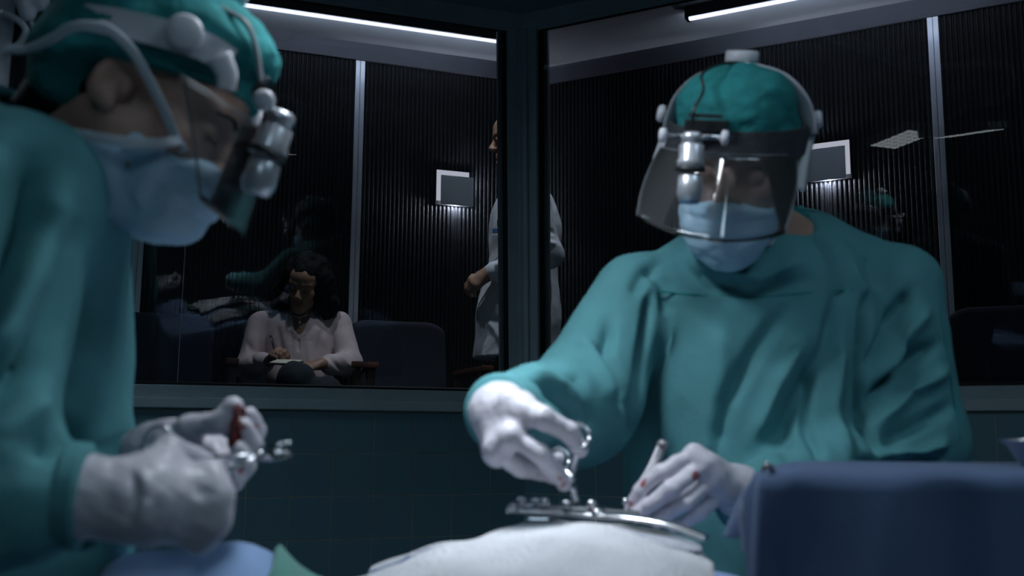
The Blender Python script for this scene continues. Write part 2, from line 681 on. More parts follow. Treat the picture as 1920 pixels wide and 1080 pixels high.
def side_wall(side, D, Nn):
    MT = wall_frame(D, Nn, True)
    MV = wall_frame(D, Nn, False)

    def poly(u0, u1, v0, v1, sheared0=True, sheared1=False):
        f = lambda u, v, s: (u + (SHEAR * v if s else 0), v)
        return [f(u0, v0, sheared0), f(u1, v0, sheared1), f(u1, v1, sheared1), f(u0, v1, sheared0)]
    # tiled dado below the glass: backing of grout with the tiles set proud of it
    t0 = -0.074                        # top of tiles, relative to the sill
    dado = struct(box('wall_%s' % side, (0, -SILL_Z, -0.12), (WLEN, t0 + 0.02, 0), 'grout', matrix=MV))
    bm = box_bm((0.0018, 0.0018, 0), (TILE_W - 0.0018, TILE_H - 0.0018, 0.0012), 0.0005, 1)
    me = bpy.data.meshes.new('tile')
    bm.to_mesh(me)
    bm.free()
    me.materials.append(M['tile'])
    off = -0.0099 if side == 'left' else -0.0025
    for r in range(5):
        for c in range(22):
            o = bpy.data.objects.new('tile', me)
            COL.objects.link(o)
            rr = random.Random(r * 50 + c + (0 if side == 'left' else 999))
            o.matrix_world = MV @ Matrix.Translation((off + c * TILE_W, t0 - 0.004 - (r + 1) * TILE_H, rr.uniform(-0.0003, 0.0003))) @ Matrix.Rotation(rr.uniform(-0.002, 0.002), 4, 'X')
            attach(o, dado)
    # sill ledge and window frame (leaning)
    trim = struct(bm_obj('trim_%d' % (1 if side == 'left' else 2), box_bm((-0.0, t0, -0.10), (WLEN, -0.040, 0.022), 0.004), 'frame', matrix=MV))
    win = struct(prism('window_%d' % (1 if side == 'left' else 2), poly(0.0, WLEN, -0.042, 0.0), -0.05, 0.012, 'frame', matrix=MT))
    prism('header', poly(0, WLEN, VTOP, VCEIL + 0.02), -0.022, 0.012, 'frame', win, MT)
    prism('header_moulding', poly(0, WLEN, VCEIL - 0.045, VCEIL + 0.02), 0.012, 0.030, 'frame', win, MT, 0.004)
    prism('corner_stile', poly(0, 0.060, 0.0, VTOP, True, True), -0.05, 0.012, 'frame', win, MT)
    prism('stile_moulding', poly(0.0, 0.026, 0.0, VCEIL - 0.045, True, True), 0.012, 0.022, 'frame', win, MT, 0.004)
    prism('gasket', poly(0.060, 0.070, 0.0, VTOP, True, True), -0.03, -0.006, 'gasket', win, MT)
    prism('gasket', poly(0.060, WLEN, VTOP - 0.004, VTOP), -0.02, -0.006, 'gasket', win, MT)
    prism('gasket', poly(0.060, WLEN, 0.0, 0.007), -0.03, -0.006, 'gasket', win, MT)
    prism('glazing_bead', poly(0.060, 0.084, 0.0, VTOP + 0.02, True, True), -0.050, -0.034, 'reveal', win, MT, 0.002)
    prism('glazing_bead', poly(0.084, WLEN, 0.0, 0.004), -0.056, -0.034, 'reveal', win, MT)
    prism('glass_pane', poly(0.062, WLEN, 0.002, VTOP - 0.002), -0.021, -0.015, 'glass', win, MT)
    if side == 'left':                      # butt joint of two panes
        prism('pane_joint', [(1.212, 0.004), (1.2145, 0.004), (1.2145, 0.60), (1.212, 0.60)], -0.0148, -0.0142, 'reveal', win, MT)
    return MT, MV


M['glass'] = clear('window_glass', (0.90, 0.95, 0.955), 1.0)
MTL, MVL = side_wall('left', LD, NL)
MTR, MVR = side_wall('right', RD, NR)

# theatre shell
TOPL = C0 + LD * WLEN
TOPR = C0 + RD * WLEN
outline = [(TOPL.x, TOPL.y), (C0.x + BIS.x * 0.02, C0.y + 0.12), (TOPR.x, TOPR.y), (3.3, -2.6), (-3.4, -2.6)]
struct(prism('floor', outline, -0.05, 0.0, 'or_floor'))
tl = (CEIL_Z - SILL_Z) * math.tan(LEAN) - 0.015
ct = C0 + BIS * (tl / BIS.dot(NL))
cei = [((ct + LD * 3.4).x, (ct + LD * 3.4).y), (ct.x, ct.y), ((ct + RD * 3.4).x, (ct + RD * 3.4).y), (3.4, -2.7), (-3.5, -2.7)]
struct(prism('ceiling', cei, CEIL_Z, CEIL_Z + 0.05, 'or_ceiling'))


def wall_between(name, a, b, z0, z1, m, th=0.1):
    a, b = Vector((*a, 0)), Vector((*b, 0))
    d = (b - a)
    L = d.length
    d.normalize()
    nn = Vector((-d.y, d.x, 0))
    mm = Matrix((d, nn, Vector((0, 0, 1)))).transposed().to_4x4()
    mm.translation = a
    return struct(box(name, (0, -th, z0), (L, 0, z1), m, matrix=mm))


wall_between('wall_theatre_left', (-3.4, -2.6), (TOPL.x, TOPL.y), 0, CEIL_Z, 'or_wall')
wall_between('wall_theatre_right', (TOPR.x, TOPR.y), (3.3, -2.6), 0, CEIL_Z, 'or_wall')
wall_between('wall_theatre_rear', (3.3, -2.6), (-3.4, -2.6), 0, CEIL_Z, 'or_wall')

# unseen fill panels added on the theatre ceiling to brighten the room
for (x, y), lb in (((-1.9, 2.1), 'added square fill panel on the ceiling near the left glass wall'), ((1.1, 0.3), 'added square fill panel on the ceiling above the draped instrument stand'), ((0.0, -1.2), 'added square fill panel on the ceiling behind the camera')):
    t = thing('fill_panel', lb, 'fill light', (x, y, CEIL_Z), 'added theatre fill panels')
    box('diffuser', (x - .3, y - .3, CEIL_Z - 0.012), (x + .3, y + .3, CEIL_Z - 0.002), emit('fill_panel_glow', (0.62, 0.85, 1.0), FILL_PANEL), t)
    for k in range(4):
        a = k * math.pi / 2
        box('frame_bar', (0.3, -0.32, -0.070), (0.32, 0.32, 0), 'black', t, matrix=Matrix.Translation((x, y, CEIL_Z)) @ Matrix.Rotation(a, 4, 'Z'))  # deep black bars added to hide the panel from the leaning glass

# ------------------------------------------------------------------ the gallery behind the glass
BC = C0 - BIS * (GAL_W / BIS.dot(NL))             # back corner
gal = [(C0.x, C0.y + 0.13), (TOPL.x, TOPL.y + 0.13), ((BC + LD * 4.2).x, (BC + LD * 4.2).y), (BC.x, BC.y), ((BC + RD * 4.2).x, (BC + RD * 4.2).y), (TOPR.x, TOPR.y + 0.13)]
struct(prism('floor', gal, GAL_FLOOR - 0.06, GAL_FLOOR, 'gal_floor'))
gc = [(C0.x, C0.y + 0.02), (TOPL.x, TOPL.y + .02), ((BC + LD * 4.2).x, (BC + LD * 4.2).y), (BC.x, BC.y), ((BC + RD * 4.2).x, (BC + RD * 4.2).y), (TOPR.x, TOPR.y + .02)]
struct(prism('ceiling', gc, GAL_CEIL, GAL_CEIL + 0.05, 'gal_ceiling'))
PITCH_RIB = 0.0225


def back_wall(side, D, Nn):
    m = Matrix((D, Vector((0, 0, 1)), Nn)).transposed().to_4x4()
    m.translation = BC + Vector((0, 0, 0))
    L = 3.6
    nrib = int(L / PITCH_RIB)
    V, F = [], []
    top = GAL_CEIL - 0.095
    prof = [(0.0, 0.0), (0.22, 0.0), (0.36, 0.006), (0.5, 0.008), (0.78, 0.008), (0.92, 0.006)]
    xs = []
    for i in range(nrib):
        for a, z in prof:
            xs.append(((i + a) * PITCH_RIB, z))
    for x, z in xs:
        V += [(x, GAL_FLOOR, z), (x, top, z)]
    for i in range(len(xs) - 1):
        F.append((2 * i, 2 * i + 2, 2 * i + 3, 2 * i + 1))
    wl = struct(raw('wall_gallery_%s' % side, V, F, 'rib', None, False, m))
    box('wall_core', (-0.1, GAL_FLOOR, -0.08), (L + 0.3, GAL_CEIL, -0.001), 'rib', wl, matrix=m)
    struct(box('trim_%d' % (3 if side == 'left' else 4), (-0.02, top, 0.0), (L, GAL_CEIL, 0.022), 'band', matrix=m))
    return m, wl


MBL, WBL = back_wall('left', LD, NL)
MBR, WBR = back_wall('right', RD, NR)


def on_back(px, py, side):
    """local (x, height) on a back wall of the gallery for a pixel"""
    D, Nn = (LD, NL) if side == 'left' else (RD, NR)
    d = CAM_M.to_3x3() @ Vector(((px - 960) / FPX, (540 - py) / FPX, -1))
    o = Vector((0, 0, CAM_Z))
    p0 = BC + Nn * 0.01
    t = (p0 - o).dot(Nn) / d.dot(Nn)
    P = o + d * t
    return (P - BC).dot(D), P.z


for side, mm, wl, pxs in (('left', MBL, WBL, (669, 266)), ('right', MBR, WBR, (1766,))):
    for px in pxs:
        u, _ = on_back(px, 350, side)
        for a in (-0.024, 0.001):           # two aluminium cover strips side by side
            box('cover_strip', (u + a, GAL_FLOOR, 0.008), (u + a + 0.023, GAL_CEIL - 0.095, 0.015), 'alu', wl, 0.0015, mm)
        box('strip_joint', (u - 0.026, 2.74, 0.0150), (u + 0.026, 2.744, 0.0165), 'alu', wl, matrix=mm)

# light line along the gallery ceiling
for side, mm, lb, rng in (('left', MBL, 'long glowing light line on the gallery ceiling left of the corner post', (940, 430)), ('right', MBR, 'glowing light line on the gallery ceiling right of the corner post', (1293, 1900))):
    off = 0.43
    D, Nn = (LD, NL) if side == 'left' else (RD, NR)
    base = BC + Nn * off

    def u_of(px):
        d = CAM_M.to_3x3() @ Vector(((px - 960) / FPX, 0.27, -1))
        o = Vector((0, 0, CAM_Z))
        t = (base - o).dot(Nn) / d.dot(Nn)
        return (o + d * t - base).dot(D)
    u0, u1 = u_of(rng[0]), u_of(rng[1])
    if side == 'left':
        u0 = max(0.05, u0 - 0.05)
    t = thing('light_line', lb, 'strip light', tuple(base + D * u0 + Vector((0, 0, GAL_CEIL))), 'gallery ceiling light lines')
    g = GAL_CEIL
    box('housing', (u0 - 0.02, g - 0.060, off + 0.010), (u1 + 0.02, g, off + 0.016), 'black', t, matrix=mm)
    box('tray', (u0 - 0.02, g - 0.056, off - 0.035), (u1 + 0.02, g - 0.050, off + 0.010), 'black', t, matrix=mm)
    for q in (u0 - 0.02, u1):
        box('end_cap', (q, g - 0.062, off - 0.035), (q + 0.02, g, off + 0.010), 'black', t, matrix=mm)
    box('uplight', (u0, g - 0.050, off - 0.022), (u1, g - 0.044, off + 0.004), emit('line_light_' + side, (0.80, 0.84, 1.0), COVE), t, matrix=mm)
    box('lens', (u0, g - 0.070, off - 0.004), (u1, g - 0.056, off + 0.016), emit('line_lens_' + side, (0.80, 0.80, 1.0), 1.7), t, matrix=mm)

# wall lamps
for side, mm, px, py, sg, lb in (('left', MBL, 848, 354, 1, 'square two-layer wall lamp on ribbed wall beside the man in white coat'), ('right', MBR, 1558, 303, -1, 'square two-layer wall lamp half hidden behind the standing surgeon\'s cap')):
    u, z = on_back(px, py, side)
    s = 0.092
    D, Nn = (LD, NL) if side == 'left' else (RD, NR)
    t = thing('wall_lamp', lb, 'wall lamp', tuple(BC + D * u + Vector((0, 0, z))), 'gallery wall lamps')
    box('back_plate', (u - s - .004, z - s - .002, 0.008), (u + s + .004, z + s + 0.006, 0.016), 'black', t, 0.003, mm)
    box('glowing_panel', (u - s + 0.003 , z - s + 0.02, 0.016), (u + s - 0.003, z + s + 0.002, 0.022), emit('lamp_glow_' + side, (0.90, 0.84, 1.0), SCONCE), t, 0.001, mm)
    # front plate shifted down and to one side so the glow shows as an L
    box('front_plate', (u - s - 0.016, z - s - 0.004, 0.040), (u + s - 0.020, z + s - 0.030, 0.046), 'plate', t, 0.004, mm)
    for du in (-0.05, 0.05):
        box('spacer', (u + du - .006, z - 0.02, 0.02), (u + du + 0.006, z - 0.008, 0.042), 'black', t, 0, mm)
    L = bpy.data.lights.new('lamp_bulb', 'POINT')
    L.shadow_soft_size = 0.006
    L.energy = BULB
    L.color = (0.92, 0.86, 1.0)
    lo = bpy.data.objects.new('lamp_bulb', L)
    COL.objects.link(lo)
    lo.matrix_world = mm @ Matrix.Translation((u - 0.016, z - s + 0.012, 0.031))
    attach(lo, t)
    lo = bpy.data.objects.new('lamp_bulb', L)
    COL.objects.link(lo)
    lo.matrix_world = mm @ Matrix.Translation((u - s * 0.6, z + s - 0.045, 0.031))
    attach(lo, t)

# unseen fill spots added over the gallery to brighten the woman and man
for (px, Y), lb in (((590, 3.86), 'added gallery fill spot above the seated woman'), ((880, 3.74), 'added gallery fill spot in front of the man in white coat'), ((1230, 3.80), 'added gallery fill spot right of the corner post')):
    p = at(px, 200, Y)
    t = thing('fill_light', lb, 'fill_light', (p.x, p.y, GAL_CEIL), 'added gallery fill spots')
    lathe('trim_ring', [(0.040, 0.0), (0.055, 0.0), (0.056, 0.006), (0.040, 0.006)], 'white_plastic', t, Matrix.Translation((p.x, p.y, GAL_CEIL - 0.006)))
    lathe('baffle', [(0.039, 0.0), (0.040, 0.0), (0.041, 0.03), (0.002, 0.031)], 'black', t, Matrix.Translation((p.x, p.y, GAL_CEIL - 0.030)))
    Ld = bpy.data.lights.new('fill_beam', 'SPOT')
    Ld.energy = GALLERY_FILL * {590: 1.0, 880: 1.5, 1230: 1.1}[px]
    Ld.spot_size = math.radians(78)
    Ld.spot_blend = 1.0
    Ld.shadow_soft_size = 0.035
    Ld.color = (0.86, 0.90, 1.0)
    lo = bpy.data.objects.new('fill_beam', Ld)
    COL.objects.link(lo)
    q = Vector((p.x, p.y + 0.42, 1.4)) - Vector((p.x, p.y, GAL_CEIL))
    lo.matrix_world = Matrix.Translation((p.x, p.y, GAL_CEIL - 0.034)) @ q.to_track_quat('-Z', 'Y').to_matrix().to_4x4()
    attach(lo, t)
# ================================================================== SURGEONS
def head_matrix(c, fwd, up=(0, 0, 1), roll=0.0):
    """local x = the person's right, y = where the face points, z = crown"""
    y = Vector(fwd).normalized()
    x = y.cross(Vector(up)).normalized()
    z = x.cross(y)
    m = Matrix((x, y, z)).transposed().to_4x4()
    m.translation = Vector(c)
    return m @ Matrix.Rotation(roll, 4, 'Y')


def head_into(S, Mh, sc=1.0, fem=False, k=0.02):
    R = np.array(Mh.to_3x3())
    p = lambda x, y, z: np.array(Mh @ Vector((x * sc, y * sc, z * sc)))
    e = lambda c, r, kk=k, op='add': S.ell(p(*c), [q * sc for q in r], R, kk * sc, op)
    c = lambda a, b, ra, rb, kk=k, op='add': S.cap(p(*a), p(*b), ra * sc * Mh.to_scale()[0], rb * sc * Mh.to_scale()[0], kk * sc, op)
    jw = 0.9 if fem else 1.0
    e((0, -0.015, 0.035), (0.074, 0.096, 0.086))
    e((0, 0.030, -0.040), (0.060 * jw, 0.062, 0.075), 0.03)
    e((0, 0.052, 0.045), (0.058, 0.042, 0.050), 0.03)
    for s in (-1, 1):
        c((s * 0.056 * jw, 0.0, -0.045), (s * 0.020, 0.074, -0.098), 0.017, 0.015, 0.03)
        e((s * 0.042, 0.062, -0.020), (0.022, 0.020, 0.018), 0.02)
        c((s * 0.014, 0.088, 0.022), (s * 0.046, 0.074, 0.024), 0.010, 0.010, 0.015)
        e((s * 0.032, 0.098, 0.002), (0.016, 0.014, 0.013), 0.012, 'sub')
        e((s * 0.032, 0.0805, 0.000), (0.0150, 0.0125, 0.0125), 0.003)
        Re = np.array(Mh.to_3x3() @ Matrix.Rotation(s * math.radians(22), 3, 'Z') @ Matrix.Rotation(math.radians(-12), 3, 'X'))
        S.ell(p(s * 0.080, -0.016, -0.002), [q * sc for q in (0.0085, 0.020, 0.033)], Re, 0.006 * sc)
        S.ell(p(s * 0.0895, -0.011, -0.001), [q * sc for q in (0.0075, 0.0125, 0.021)], Re, 0.004 * sc, 'sub')
        e((s * 0.079, 0.001, -0.006), (0.006, 0.006, 0.009), 0.005)
        e((s * 0.081, -0.008, -0.028), (0.006, 0.009, 0.009), 0.006)
        e((s * 0.011, 0.104, -0.034), (0.009, 0.011, 0.008), 0.008)
    c((0, 0.090, 0.008), (0, 0.112, -0.028), 0.008, 0.0115, 0.012)
    c((-0.017, 0.092, -0.064), (0.017, 0.092, -0.064), 0.0065, 0.0065, 0.008)
    c((-0.014, 0.091, -0.075), (0.014, 0.091, -0.075), 0.0075, 0.0075, 0.006)
    e((0, 0.080, -0.100), (0.022, 0.018, 0.018), 0.02)
    return p


def with_head(P, Q, Mh, nb, rn, sc=1.0, fem=False, h=0.0032):
    """finely modelled head and neck joined to the body surface"""
    L = lambda x, y, z: Mh @ Vector((x * sc, y * sc, z * sc))
    c = np.array(L(0, 0, 0))
    lo, hi = bounds([c - 0.135 * sc, c + 0.145 * sc, L(0, -0.03, -0.06).lerp(nb, 0.9)], 0.03)
    S = Solid(lo, hi, h)
    head_into(S, Mh, sc, fem)
    S.cap(L(0, -0.03, -0.06), nb, rn[0], rn[1], 0.03)
    P2, Q2 = S.mesh()
    P2 = relax(P2, Q2, 1, 0.4)
    return np.concatenate([P, P2]), np.concatenate([Q, Q2 + len(P)])


def finger(S, pts, r0=0.0105, r1=0.0082, k=0.0035):
    n = len(pts) - 1
    for i in range(n):
        a = r0 + (r1 - r0) * i / n
        b = r0 + (r1 - r0) * (i + 1) / n
        S.cap(pts[i], pts[i + 1], a, b, k)


def hand_into(S, J, grow=0.0, scale=1.0):
    """J: wrist, arm (point up the forearm), thumb / index / middle / ring / pinky joint lists"""
    g = grow
    s = scale
    fl = ('index', 'middle', 'ring', 'pinky')
    w_ = J['wrist']
    for f in fl:
        S.cap(w_, J[f][0], 0.020 * s + g, 0.0125 * s + g, 0.016 * s)
    m = [J[f][0] for f in fl]
    for i in range(3):
        S.cap(m[i], m[i + 1], 0.012 * s + g, 0.0115 * s + g, 0.012 * s)
    if 'palm' in J:
        for q in J['palm']:
            S.cap(w_, q, 0.022 * s + g, 0.016 * s + g, 0.02 * s)
    for f, r in zip(fl, (0.0105, 0.0108, 0.0102, 0.0090)):
        finger(S, J[f], r * s + g, (r - 0.0018) * s + g)
    t = J['thumb']
    S.cap(w_, t[0], 0.019 * s + g, 0.018 * s + g, 0.02 * s)
    S.cap(t[0], t[1], 0.018 * s + g, 0.0125 * s + g, 0.015 * s)
    for i in range(1, len(t) - 1):
        S.cap(t[i], t[i + 1], (0.0125 if i == 1 else 0.011) * s + g, (0.011 if i == 1 else 0.0095) * s + g, 0.004 * s)


def bounds(pts, pad):
    A = np.array([tuple(p) for p in pts])
    return A.min(0) - pad, A.max(0) + pad


def all_pts(J):
    out = []
    for v in J.values():
        if isinstance(v, list):
            out += v
        else:
            out.append(v)
    return out


def pxj(d):
    """joint table in photo pixels and distance -> world points"""
    o = {}
    for k_, v in d.items():
        o[k_] = [at(*q) for q in v] if isinstance(v, list) else at(*v)
    return o


def glove_obj(J, parent, stains=(), gaunt=(0.034, 0.040), h=0.0022, amp=0.0007, lines=()):
    lo, hi = bounds(all_pts(J), 0.055)
    S = Solid(lo, hi, h)
    hand_into(S, J)
    if 'arm' in J:
        S.cap(J['wrist'], J['arm'], gaunt[0] - 0.006, gaunt[1], 0.02)
        d = (J['arm'] - J['wrist'])
        S.cut(J['arm'], d, 0.004)
    P, Q = S.mesh()
    P = relax(P, Q, 2)
    P = crumple(P, Q, amp, 60, 3)
    if lines:
        P = folds(P, Q, lines)
    st = np.zeros(len(P))
    for q, r in stains:
        d = np.linalg.norm(P - np.array(q), axis=1)
        st = np.maximum(st, np.clip(1.25 - d / r, 0, 1))
    return solid_obj('glove', P, Q, 'glove_blood', parent, {'stain': st})


def cloth_seam(name, P, Q, pts, parent, m='cap', r=0.0016):
    """stitched seam laid on the nearest surface points"""
    out = []
    for p in smooth_path(pts, 8):
        i = int(np.argmin(((P - np.array(p)) ** 2)[:, [0, 2]].sum(1) + (P[:, 1] > p.y + 0.12) * 9))
        out.append(Vector(P[i]))
    sm = [sum((out[max(0, min(len(out) - 1, i + k))] for k in (-2, -1, 0, 1, 2)), Vector()) / 5 for i in range(len(out))]
    return tube(name, sm, r, m, parent, 6)


# ---------------------------------------------------------------- surgeon facing us, across the patient
def front_surgeon():
    who = 'front'
    Hc = at(1376, 318, 1.42)
    yaw, pit = math.radians(17), math.radians(19)
    fwd = Vector((-math.sin(yaw) * math.cos(pit), -math.cos(yaw) * math.cos(pit), -math.sin(pit)))
    Mh = head_matrix(Hc, fwd, roll=math.radians(-7))
    L = lambda x, y, z: Mh @ Vector((x, y, z))
    shL, shR = at(1190, 553, 1.48), at(1680, 538, 1.54)
    elL, elR = at(1098, 748, 1.40), at(1718, 828, 1.52)
    hr = pxj(dict(wrist=(935, 772, 1.165), arm=(985, 770, 1.235),
                  index=[(957, 818, 1.105), (1012, 850, 1.10), (1042, 886, 1.12), (1059, 908, 1.135)],
                  middle=[(932, 842, 1.12), (975, 876, 1.13), (1012, 885, 1.155), (1040, 893, 1.17)],
                  ring=[(928, 848, 1.155), (968, 874, 1.185), (1012, 872, 1.20), (1048, 858, 1.20)],
                  pinky=[(938, 842, 1.19), (975, 862, 1.22), (1012, 862, 1.23), (1045, 850, 1.22)],
                  thumb=[(965, 762, 1.125), (1015, 782, 1.10), (1065, 808, 1.11), (1087, 843, 1.125)],
                  palm=[(950, 830, 1.15)]))
    hl = pxj(dict(wrist=(1392, 925, 1.29), arm=(1450, 920, 1.34),
                  index=[(1302, 853, 1.245), (1240, 884, 1.235), (1202, 918, 1.245), (1185, 946, 1.255)],
                  middle=[(1322, 872, 1.24), (1258, 916, 1.225), (1216, 948, 1.235), (1194, 968, 1.245)],
                  ring=[(1340, 897, 1.245), (1288, 942, 1.23), (1252, 964, 1.24), (1232, 976, 1.25)],
                  pinky=[(1355, 922, 1.255), (1312, 962, 1.245), (1282, 980, 1.25), (1262, 988, 1.26)],
                  thumb=[(1360, 905, 1.30), (1300, 915, 1.30), (1240, 940, 1.29), (1205, 955, 1.28)]))
    floor = Vector((0.40, 1.60, 0))
    # one continuous body: head, neck, trunk, arms, hands, legs
    S = Solid((-0.12, 1.02, 0.0), (0.92, 1.85, 1.86), 0.007)
    nb = at(1440, 470, 1.54)
    S.cap(L(0, -0.03, -0.06), nb, 0.052, 0.059, 0.03)
    for a, b in ((shL, elL), (shR, elR)):
        S.cap(nb, a.lerp(nb, 0.12), 0.04, 0.034, 0.04)
        S.cap(a.lerp(nb, 0.12), b, 0.034, 0.026, 0.03)
    S.cap(elL, hr['wrist'], 0.028, 0.022, 0.02)
    S.cap(elR, hl['wrist'], 0.026, 0.022, 0.02)
    ch = at(1432, 640, 1.55)
    S.ell(ch, (0.15, 0.095, 0.20), None, 0.05)
    S.cap(ch, (0.40, 1.60, 0.95), 0.11, 0.13, 0.05)
    for s in (-1, 1):
        S.cap((0.40 + s * 0.09, 1.60, 0.92), (0.40 + s * 0.10, 1.58, 0.50), 0.085, 0.058, 0.03)
        S.cap((0.40 + s * 0.10, 1.58, 0.50), (0.40 + s * 0.10, 1.61, 0.08), 0.056, 0.04, 0.02)
        S.cap((0.40 + s * 0.10, 1.63, 0.045), (0.40 + s * 0.11, 1.46, 0.035), 0.04, 0.034, 0.02)
    hand_into(S, hr, -0.003)
    hand_into(S, hl, -0.003)
    P, Q = S.mesh()
    P, Q = with_head(relax(P, Q, 2), Q, Mh, nb, (0.055, 0.062))
    body = solid_obj('person', P, Q, 'skin')
    tag(body, 'surgeon in teal gown leaning over the wound, wearing clear face shield and pale blue mask', 'person')

    # gown
    S = Solid((-0.10, 1.10, 0.36), (0.90, 1.86, 1.66), 0.0052)
    S.cap(at(1500, 455, 1.57), at(1682, 540, 1.55), 0.042, 0.064, 0.04)
    S.cap(at(1318, 512, 1.47), at(1192, 560, 1.48), 0.036, 0.058, 0.04)
    S.cap(at(1320, 525, 1.46), at(1480, 520, 1.47), 0.040, 0.045, 0.04)
    S.cap(at(1300, 520, 1.52), at(1520, 500, 1.58), 0.06, 0.07, 0.05)
    S.ell(at(1430, 690, 1.53), (0.205, 0.135, 0.22), None, 0.06)
    S.ell(at(1422, 860, 1.54), (0.205, 0.135, 0.26), None, 0.06)
    S.cap(at(1410, 980, 1.56), (0.40, 1.60, 0.42), 0.165, 0.20, 0.06)
    S.cap(shL, elL, 0.064, 0.073, 0.018)
    S.cap(elL, at(985, 772, 1.24), 0.074, 0.052, 0.03)
    S.cap(at(985, 772, 1.24), at(950, 772, 1.19), 0.052, 0.046, 0.02)
    S.cap(at(1090, 800, 1.37), at(1050, 800, 1.32), 0.055, 0.05, 0.03)
    S.cap(shR, elR, 0.066, 0.069, 0.016)
    S.cap(elR, at(1450, 925, 1.34), 0.072, 0.048, 0.03)
    S.cap(at(1450, 925, 1.34), at(1405, 935, 1.305), 0.046, 0.042, 0.01)
    # collar opening and open ends
    S.ell(at(1440, 440, 1.52), (0.066, 0.066, 0.085), None, 0.012, 'sub')
    S.cut((0.40, 1.6, 0.40), (0, 0, -1), 0.004)
    P, Q = S.mesh()
    P = relax(P, Q, 3)
    x = lambda *q: [at(a, b, 1.45) for a, b in q]
    fl = [
        (x((1215, 560), (1200, 640), (1178, 760), (1170, 850)), 0.010, -0.014),
        (x((1255, 600), (1245, 720), (1250, 860)), 0.016, 0.006),
        (x((1345, 600), (1330, 760), (1320, 870)), 0.022, 0.007),
        (x((1450, 590), (1400, 660), (1345, 760), (1330, 860)), 0.014, -0.010),
        (x((1490, 640), (1440, 720), (1395, 830)), 0.016, 0.009),
        (x((1560, 560), (1530, 660), (1470, 760), (1430, 850)), 0.014, -0.010),
        (x((1560, 640), (1540, 760), (1550, 850)), 0.015, 0.009),
        (x((1500, 700), (1490, 800), (1490, 860)), 0.011, -0.008),
        (x((1620, 560), (1600, 680), (1595, 800), (1620, 850)), 0.010, -0.016),
        (x((1610, 700), (1680, 600), (1720, 540)), 0.013, -0.011),
        (x((1640, 710), (1710, 630), (1750, 580)), 0.012, 0.010),
        (x((1610, 760), (1700, 680), (1770, 640)), 0.014, -0.010),
        (x((1620, 800), (1710, 740), (1790, 690)), 0.013, 0.010),
        (x((1630, 830), (1720, 790), (1790, 760)), 0.013, -0.010),
        (x((1640, 850), (1700, 850), (1770, 830)), 0.010, 0.010),
        (x((1560, 860), (1660, 870), (1760, 860)), 0.010, -0.009),
        (x((1135, 610), (1120, 680), (1150, 740), (1158, 780)), 0.012, -0.010),
        (x((1080, 650), (1110, 700), (1130, 760)), 0.014, 0.007),
        (x((1010, 700), (1060, 730), (1095, 800)), 0.009, -0.010),
        (x((985, 715), (1040, 745), (1075, 800)), 0.008, 0.008),
        (x((960, 725), (1010, 745), (1060, 790)), 0.007, -0.006),
        (x((1210, 500), (1240, 540), (1250, 600)), 0.012, -0.006),
        (x((1250, 480), (1200, 520), (1180, 560)), 0.012, -0.006),
        (x((1290, 500), (1330, 540), (1400, 560), (1500, 530)), 0.012, -0.010),
        (x((1300, 470), (1340, 520), (1410, 535), (1490, 500)), 0.010, 0.009),
        (x((1540, 430), (1560, 500), (1570, 560)), 0.012, -0.010),
        (x((1590, 460), (1600, 520), (1620, 560)), 0.012, 0.006),
        (x((1640, 470), (1650, 540)), 0.012, -0.004),
    ]
    fl = [(p_, w_ * 0.72, h_ * 1.75) for p_, w_, h_ in fl]
    P = folds(P, Q, fl, (0, -1, 0))
    P = crumple(P, Q, 0.0016, 9, 5, (1.6, 1, 0.5))
    P = crumple(P, Q, 0.0006, 26, 9)
    gown = solid_obj('gown', P, Q, 'gown', body)
    cloth_seam('chest_seam', P, Q, [at(1195, 540, 1.42), at(1290, 548, 1.40), at(1400, 556, 1.40), at(1510, 552, 1.42), at(1600, 545, 1.45)], gown)
    cloth_seam('sleeve_seam', P, Q, [at(1770, 560, 1.46), at(1785, 660, 1.46), at(1795, 760, 1.46), at(1798, 830, 1.46)], gown)
    # ribbed cuffs
    for a, b, r in ((at(960, 772, 1.205), at(928, 772, 1.160), 0.044), (at(1420, 932, 1.318), at(1392, 938, 1.295), 0.041)):
        prof = [(r * 0.86, 0)] + [(r + (0.0012 if i % 2 else -0.0006), i * 0.0035) for i in range(12)] + [(r * 0.80, 0.0385)]
        rod('cuff', a, a + (b - a).normalized() * 0.04, prof, 'gown', gown, 36)
    # collar ties at the nape
    tube('collar_band', smooth_path([at(1300, 478, 1.44), at(1345, 512, 1.415), at(1420, 525, 1.42), at(1490, 480, 1.48), at(1520, 425, 1.55), at(1500, 395, 1.61)], 6), 0.007, 'gown', gown, 8, 1.5)
    tube('collar_tie', smooth_path([at(1495, 393, 1.56), at(1530, 398, 1.55), at(1565, 412, 1.56), at(1572, 424, 1.58)], 5), [0.010, 0.006], 'gown', gown, 8, 0.45)

    glove_obj(hr, body, [(at(1060, 912, 1.122), 0.009), (at(1052, 900, 1.112), 0.010), (at(1030, 880, 1.095), 0.006), (at(1014, 868, 1.09), 0.005), (at(985, 882, 1.115), 0.006), (at(1010, 893, 1.14), 0.005)], (0.036, 0.034))
    glove_obj(hl, body, [(at(1205, 905, 1.235), 0.008), (at(1218, 935, 1.22), 0.007), (at(1180, 945, 1.245), 0.008), (at(1240, 966, 1.225), 0.009), (at(1305, 893, 1.225), 0.010), (at(1290, 935, 1.215), 0.004), (at(1195, 925, 1.232), 0.005), (at(1222, 960, 1.22), 0.005)], (0.034, 0.036))

    cap_obj(body, Mh, 0.024, 1.0, 0.55)
    m = mask_obj(body, Mh)
